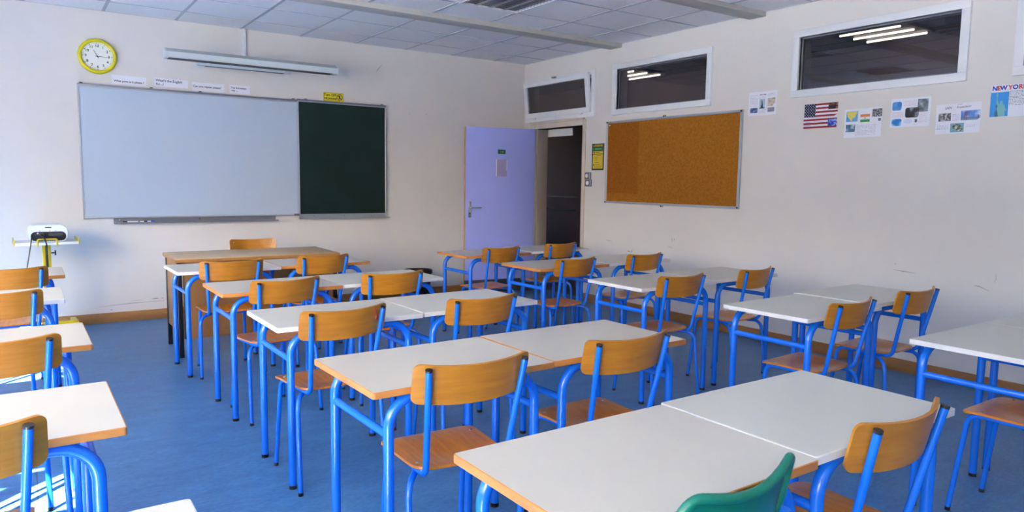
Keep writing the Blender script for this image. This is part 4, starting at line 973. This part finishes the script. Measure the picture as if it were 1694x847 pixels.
t = thing('wastebasket', 'round black mesh wastebasket against the front wall', 'bin', (3.66, 7.22, 0))
def wire(z, r): return [(r * math.cos(2 * math.pi * k / 32), r * math.sin(2 * math.pi * k / 32), z) for k in range(33)]
bm = bmesh.new(); add_tube(bm, wire(0.362, 0.150), 0.007, 8, False); ob('rim', mesh_of(bm, 'rim', M['black'], True), t)
bm = bmesh.new()
for k in range(22):
    z = 0.015 + k * 0.0158; add_tube(bm, wire(z, 0.118 + 0.031 * z / 0.36), 0.0014, 4, False)
for k in range(64):
    a = 2 * math.pi * k / 64; add_tube(bm, [(0.118 * math.cos(a), 0.118 * math.sin(a), 0.01), (0.149 * math.cos(a), 0.149 * math.sin(a), 0.36)], 0.0014, 4, False)
ob('mesh_side', mesh_of(bm, 'mesh_side', M['black']), t)
ob('bin_liner', lathe_mesh('bin_liner', [(0.0, 0.02), (0.108, 0.02), (0.128, 0.20), (0.143, 0.33), (0.147, 0.372), (0.158, 0.374), (0.160, 0.335)], mat('black_bag', (18, 18, 20), 0.3), 40, 60), t)
ob('base', lathe_mesh('base', [(0, 0), (0.12, 0), (0.122, 0.012), (0, 0.014)], M['black'], 32), t)

t = thing('projector_stand', 'yellow wheeled projector stand with white tray at left', 'stand', (0.155, 7.22, 0), R(2))
ob('tray', box_mesh('tray', -0.222, 0.222, -0.17, 0.17, 0.795, 0.817, M['white'], 0.003), t)
for s in (-1, 1): ob('tray_end', box_mesh('tray_end', s * 0.226 - 0.005, s * 0.226 + 0.005, -0.172, 0.172, 0.797, 0.845, M['yellowm'], 0.004), t)
ob('stop_bar', tube_mesh('stop_bar', fillet([(-0.068, -0.168, 0.788), (-0.068, -0.182, 0.845), (0.068, -0.182, 0.845), (0.068, -0.168, 0.788)], 0.014, 5), 0.007, M['yellowm']), t)
for s in (-1, 1): ob('column', box_mesh('column', s * 0.02 - 0.012, s * 0.02 + 0.012, -0.015, 0.015, 0.12, 0.795, M['yellowm'], 0.003), t)
ob('column_slot', box_mesh('column_slot', -0.008, 0.008, -0.010, 0.010, 0.12, 0.79, M['darkgrey']), t)
kn = ob('clamp_knob', cyl_mesh('clamp_knob', (0.058, -0.005, 0.715), (0.068, -0.005, 0.715), 0.022, M['black'], 16), t); ob('knob_shaft', cyl_mesh('knob_shaft', (0.03, -0.005, 0.715), (0.058, -0.005, 0.715), 0.006, M['black'], 10), kn)
ob('clamp_bolt', cyl_mesh('clamp_bolt', (0.03, -0.005, 0.585), (0.075, -0.005, 0.585), 0.007, M['black'], 10), t)
ob('base_bar', box_mesh('base_bar', -0.21, 0.21, -0.02, 0.02, 0.075, 0.12, M['yellowm'], 0.004), t)
for s in (-1, 1):
    ob('foot', box_mesh('foot', s * 0.19 - 0.022, s * 0.19 + 0.022, -0.25, 0.25, 0.065, 0.105, M['yellowm'], 0.004), t)
    for sy in (-1, 1):
        cs = ob('caster', cyl_mesh('caster', (s * 0.19 - 0.01, sy * 0.22, 0.025), (s * 0.19 + 0.01, sy * 0.22, 0.025), 0.025, M['white'], 18), t)
        ob('caster_fork', box_mesh('caster_fork', s * 0.19 - 0.014, s * 0.19 + 0.014, sy * 0.22 - 0.01, sy * 0.22 + 0.01, 0.03, 0.066, M['alud']), cs)

t = thing('projector', 'white rounded projector on the yellow stand tray', 'projector', (0.168, 7.19, 0.818), R(2))
hw, hh, dp = 0.142, 0.072, 0.125
def stadium(w, h, r): return round_outline(w, w, -h, h, r, r, 8, 1)
o1 = stadium(hw, hh, 0.062); bm = bmesh.new(); rings = []
for yy, s in ((-dp, 0.955), (-dp + 0.01, 1.0), (dp - 0.012, 1.0), (dp, 0.95)):
    rings.append([bm.verts.new((p.x * s, yy, hh + p.y * s + (0.012 if yy < 0 and p.y > 0 else 0) * 0)) for p in o1])
for a, b in zip(rings, rings[1:]):
    for i in range(len(o1)): bm.faces.new((a[i], a[(i + 1) % len(o1)], b[(i + 1) % len(o1)], b[i]))
bm.faces.new(rings[0][::-1]); bm.faces.new(rings[-1]); bmesh.ops.recalc_face_normals(bm, faces=bm.faces)
bd = ob('housing', mesh_of(bm, 'housing', M['proj'], True, 40), t)
PM = Matrix(((1, 0, 0, 0), (0, 0, -1, -dp), (0, 1, 0, hh), (0, 0, 0, 1)))
rp_ = ob('connector_panel', poly_mesh('connector_panel', [tuple(p + Vector((0, -0.022))) for p in stadium(hw - 0.018, 0.038, 0.036)], 0.0, 0.002, M['black']), t, M4=PM)
ob('socket', box_mesh('socket', -0.095, -0.055, -0.012, 0.0, 0.002, 0.006, M['darkgrey']), rp_); ob('socket', cyl_mesh('socket', (-0.075, 0.004, 0.002), (-0.075, 0.004, 0.008), 0.006, M['paper'], 12), rp_)
ob('socket', box_mesh('socket', 0.0, 0.10, -0.018, 0.006, 0.002, 0.005, M['darkgrey']), rp_); ob('plug', box_mesh('plug', -0.06, -0.035, -0.016, 0.006, 0.002, 0.03, M['black'], 0.003), rp_)
ob('logo_plate', box_mesh('logo_plate', -0.022, 0.022, 0.046, 0.055, 0, 0.0015, M['darkgrey']), t, M4=PM)
for u in (-0.06, 0.01, 0.05): ob('button', box_mesh('button', u - 0.006, u + 0.006, 0.021, 0.025, 0, 0.0015, M['alud']), t, M4=PM)
cb1 = fillet([(0.055, 7.055, 0.875), (0.045, 7.02, 0.80), (-0.03, 6.95, 0.40), (-0.10, 6.92, 0.006), (-0.45, 7.1, 0.006)], 0.05, 6)
thing('power_cable', 'thin black cable hanging left of the yellow stand', 'cable', me=tube_mesh('power_cable', cb1, 0.0042, M['black'], 8))
cb2 = fillet([(0.122, 7.026, 0.872), (0.146, 7.006, 0.85), (0.156, 7.02, 0.79), (0.158, 7.196, 0.70), (0.157, 7.194, 0.30), (0.158, 7.18, 0.128)], 0.03, 6)
thing('video_cable', 'thick black cable running down the yellow stand column', 'cable', me=tube_mesh('video_cable', cb2, 0.0055, M['black'], 8))
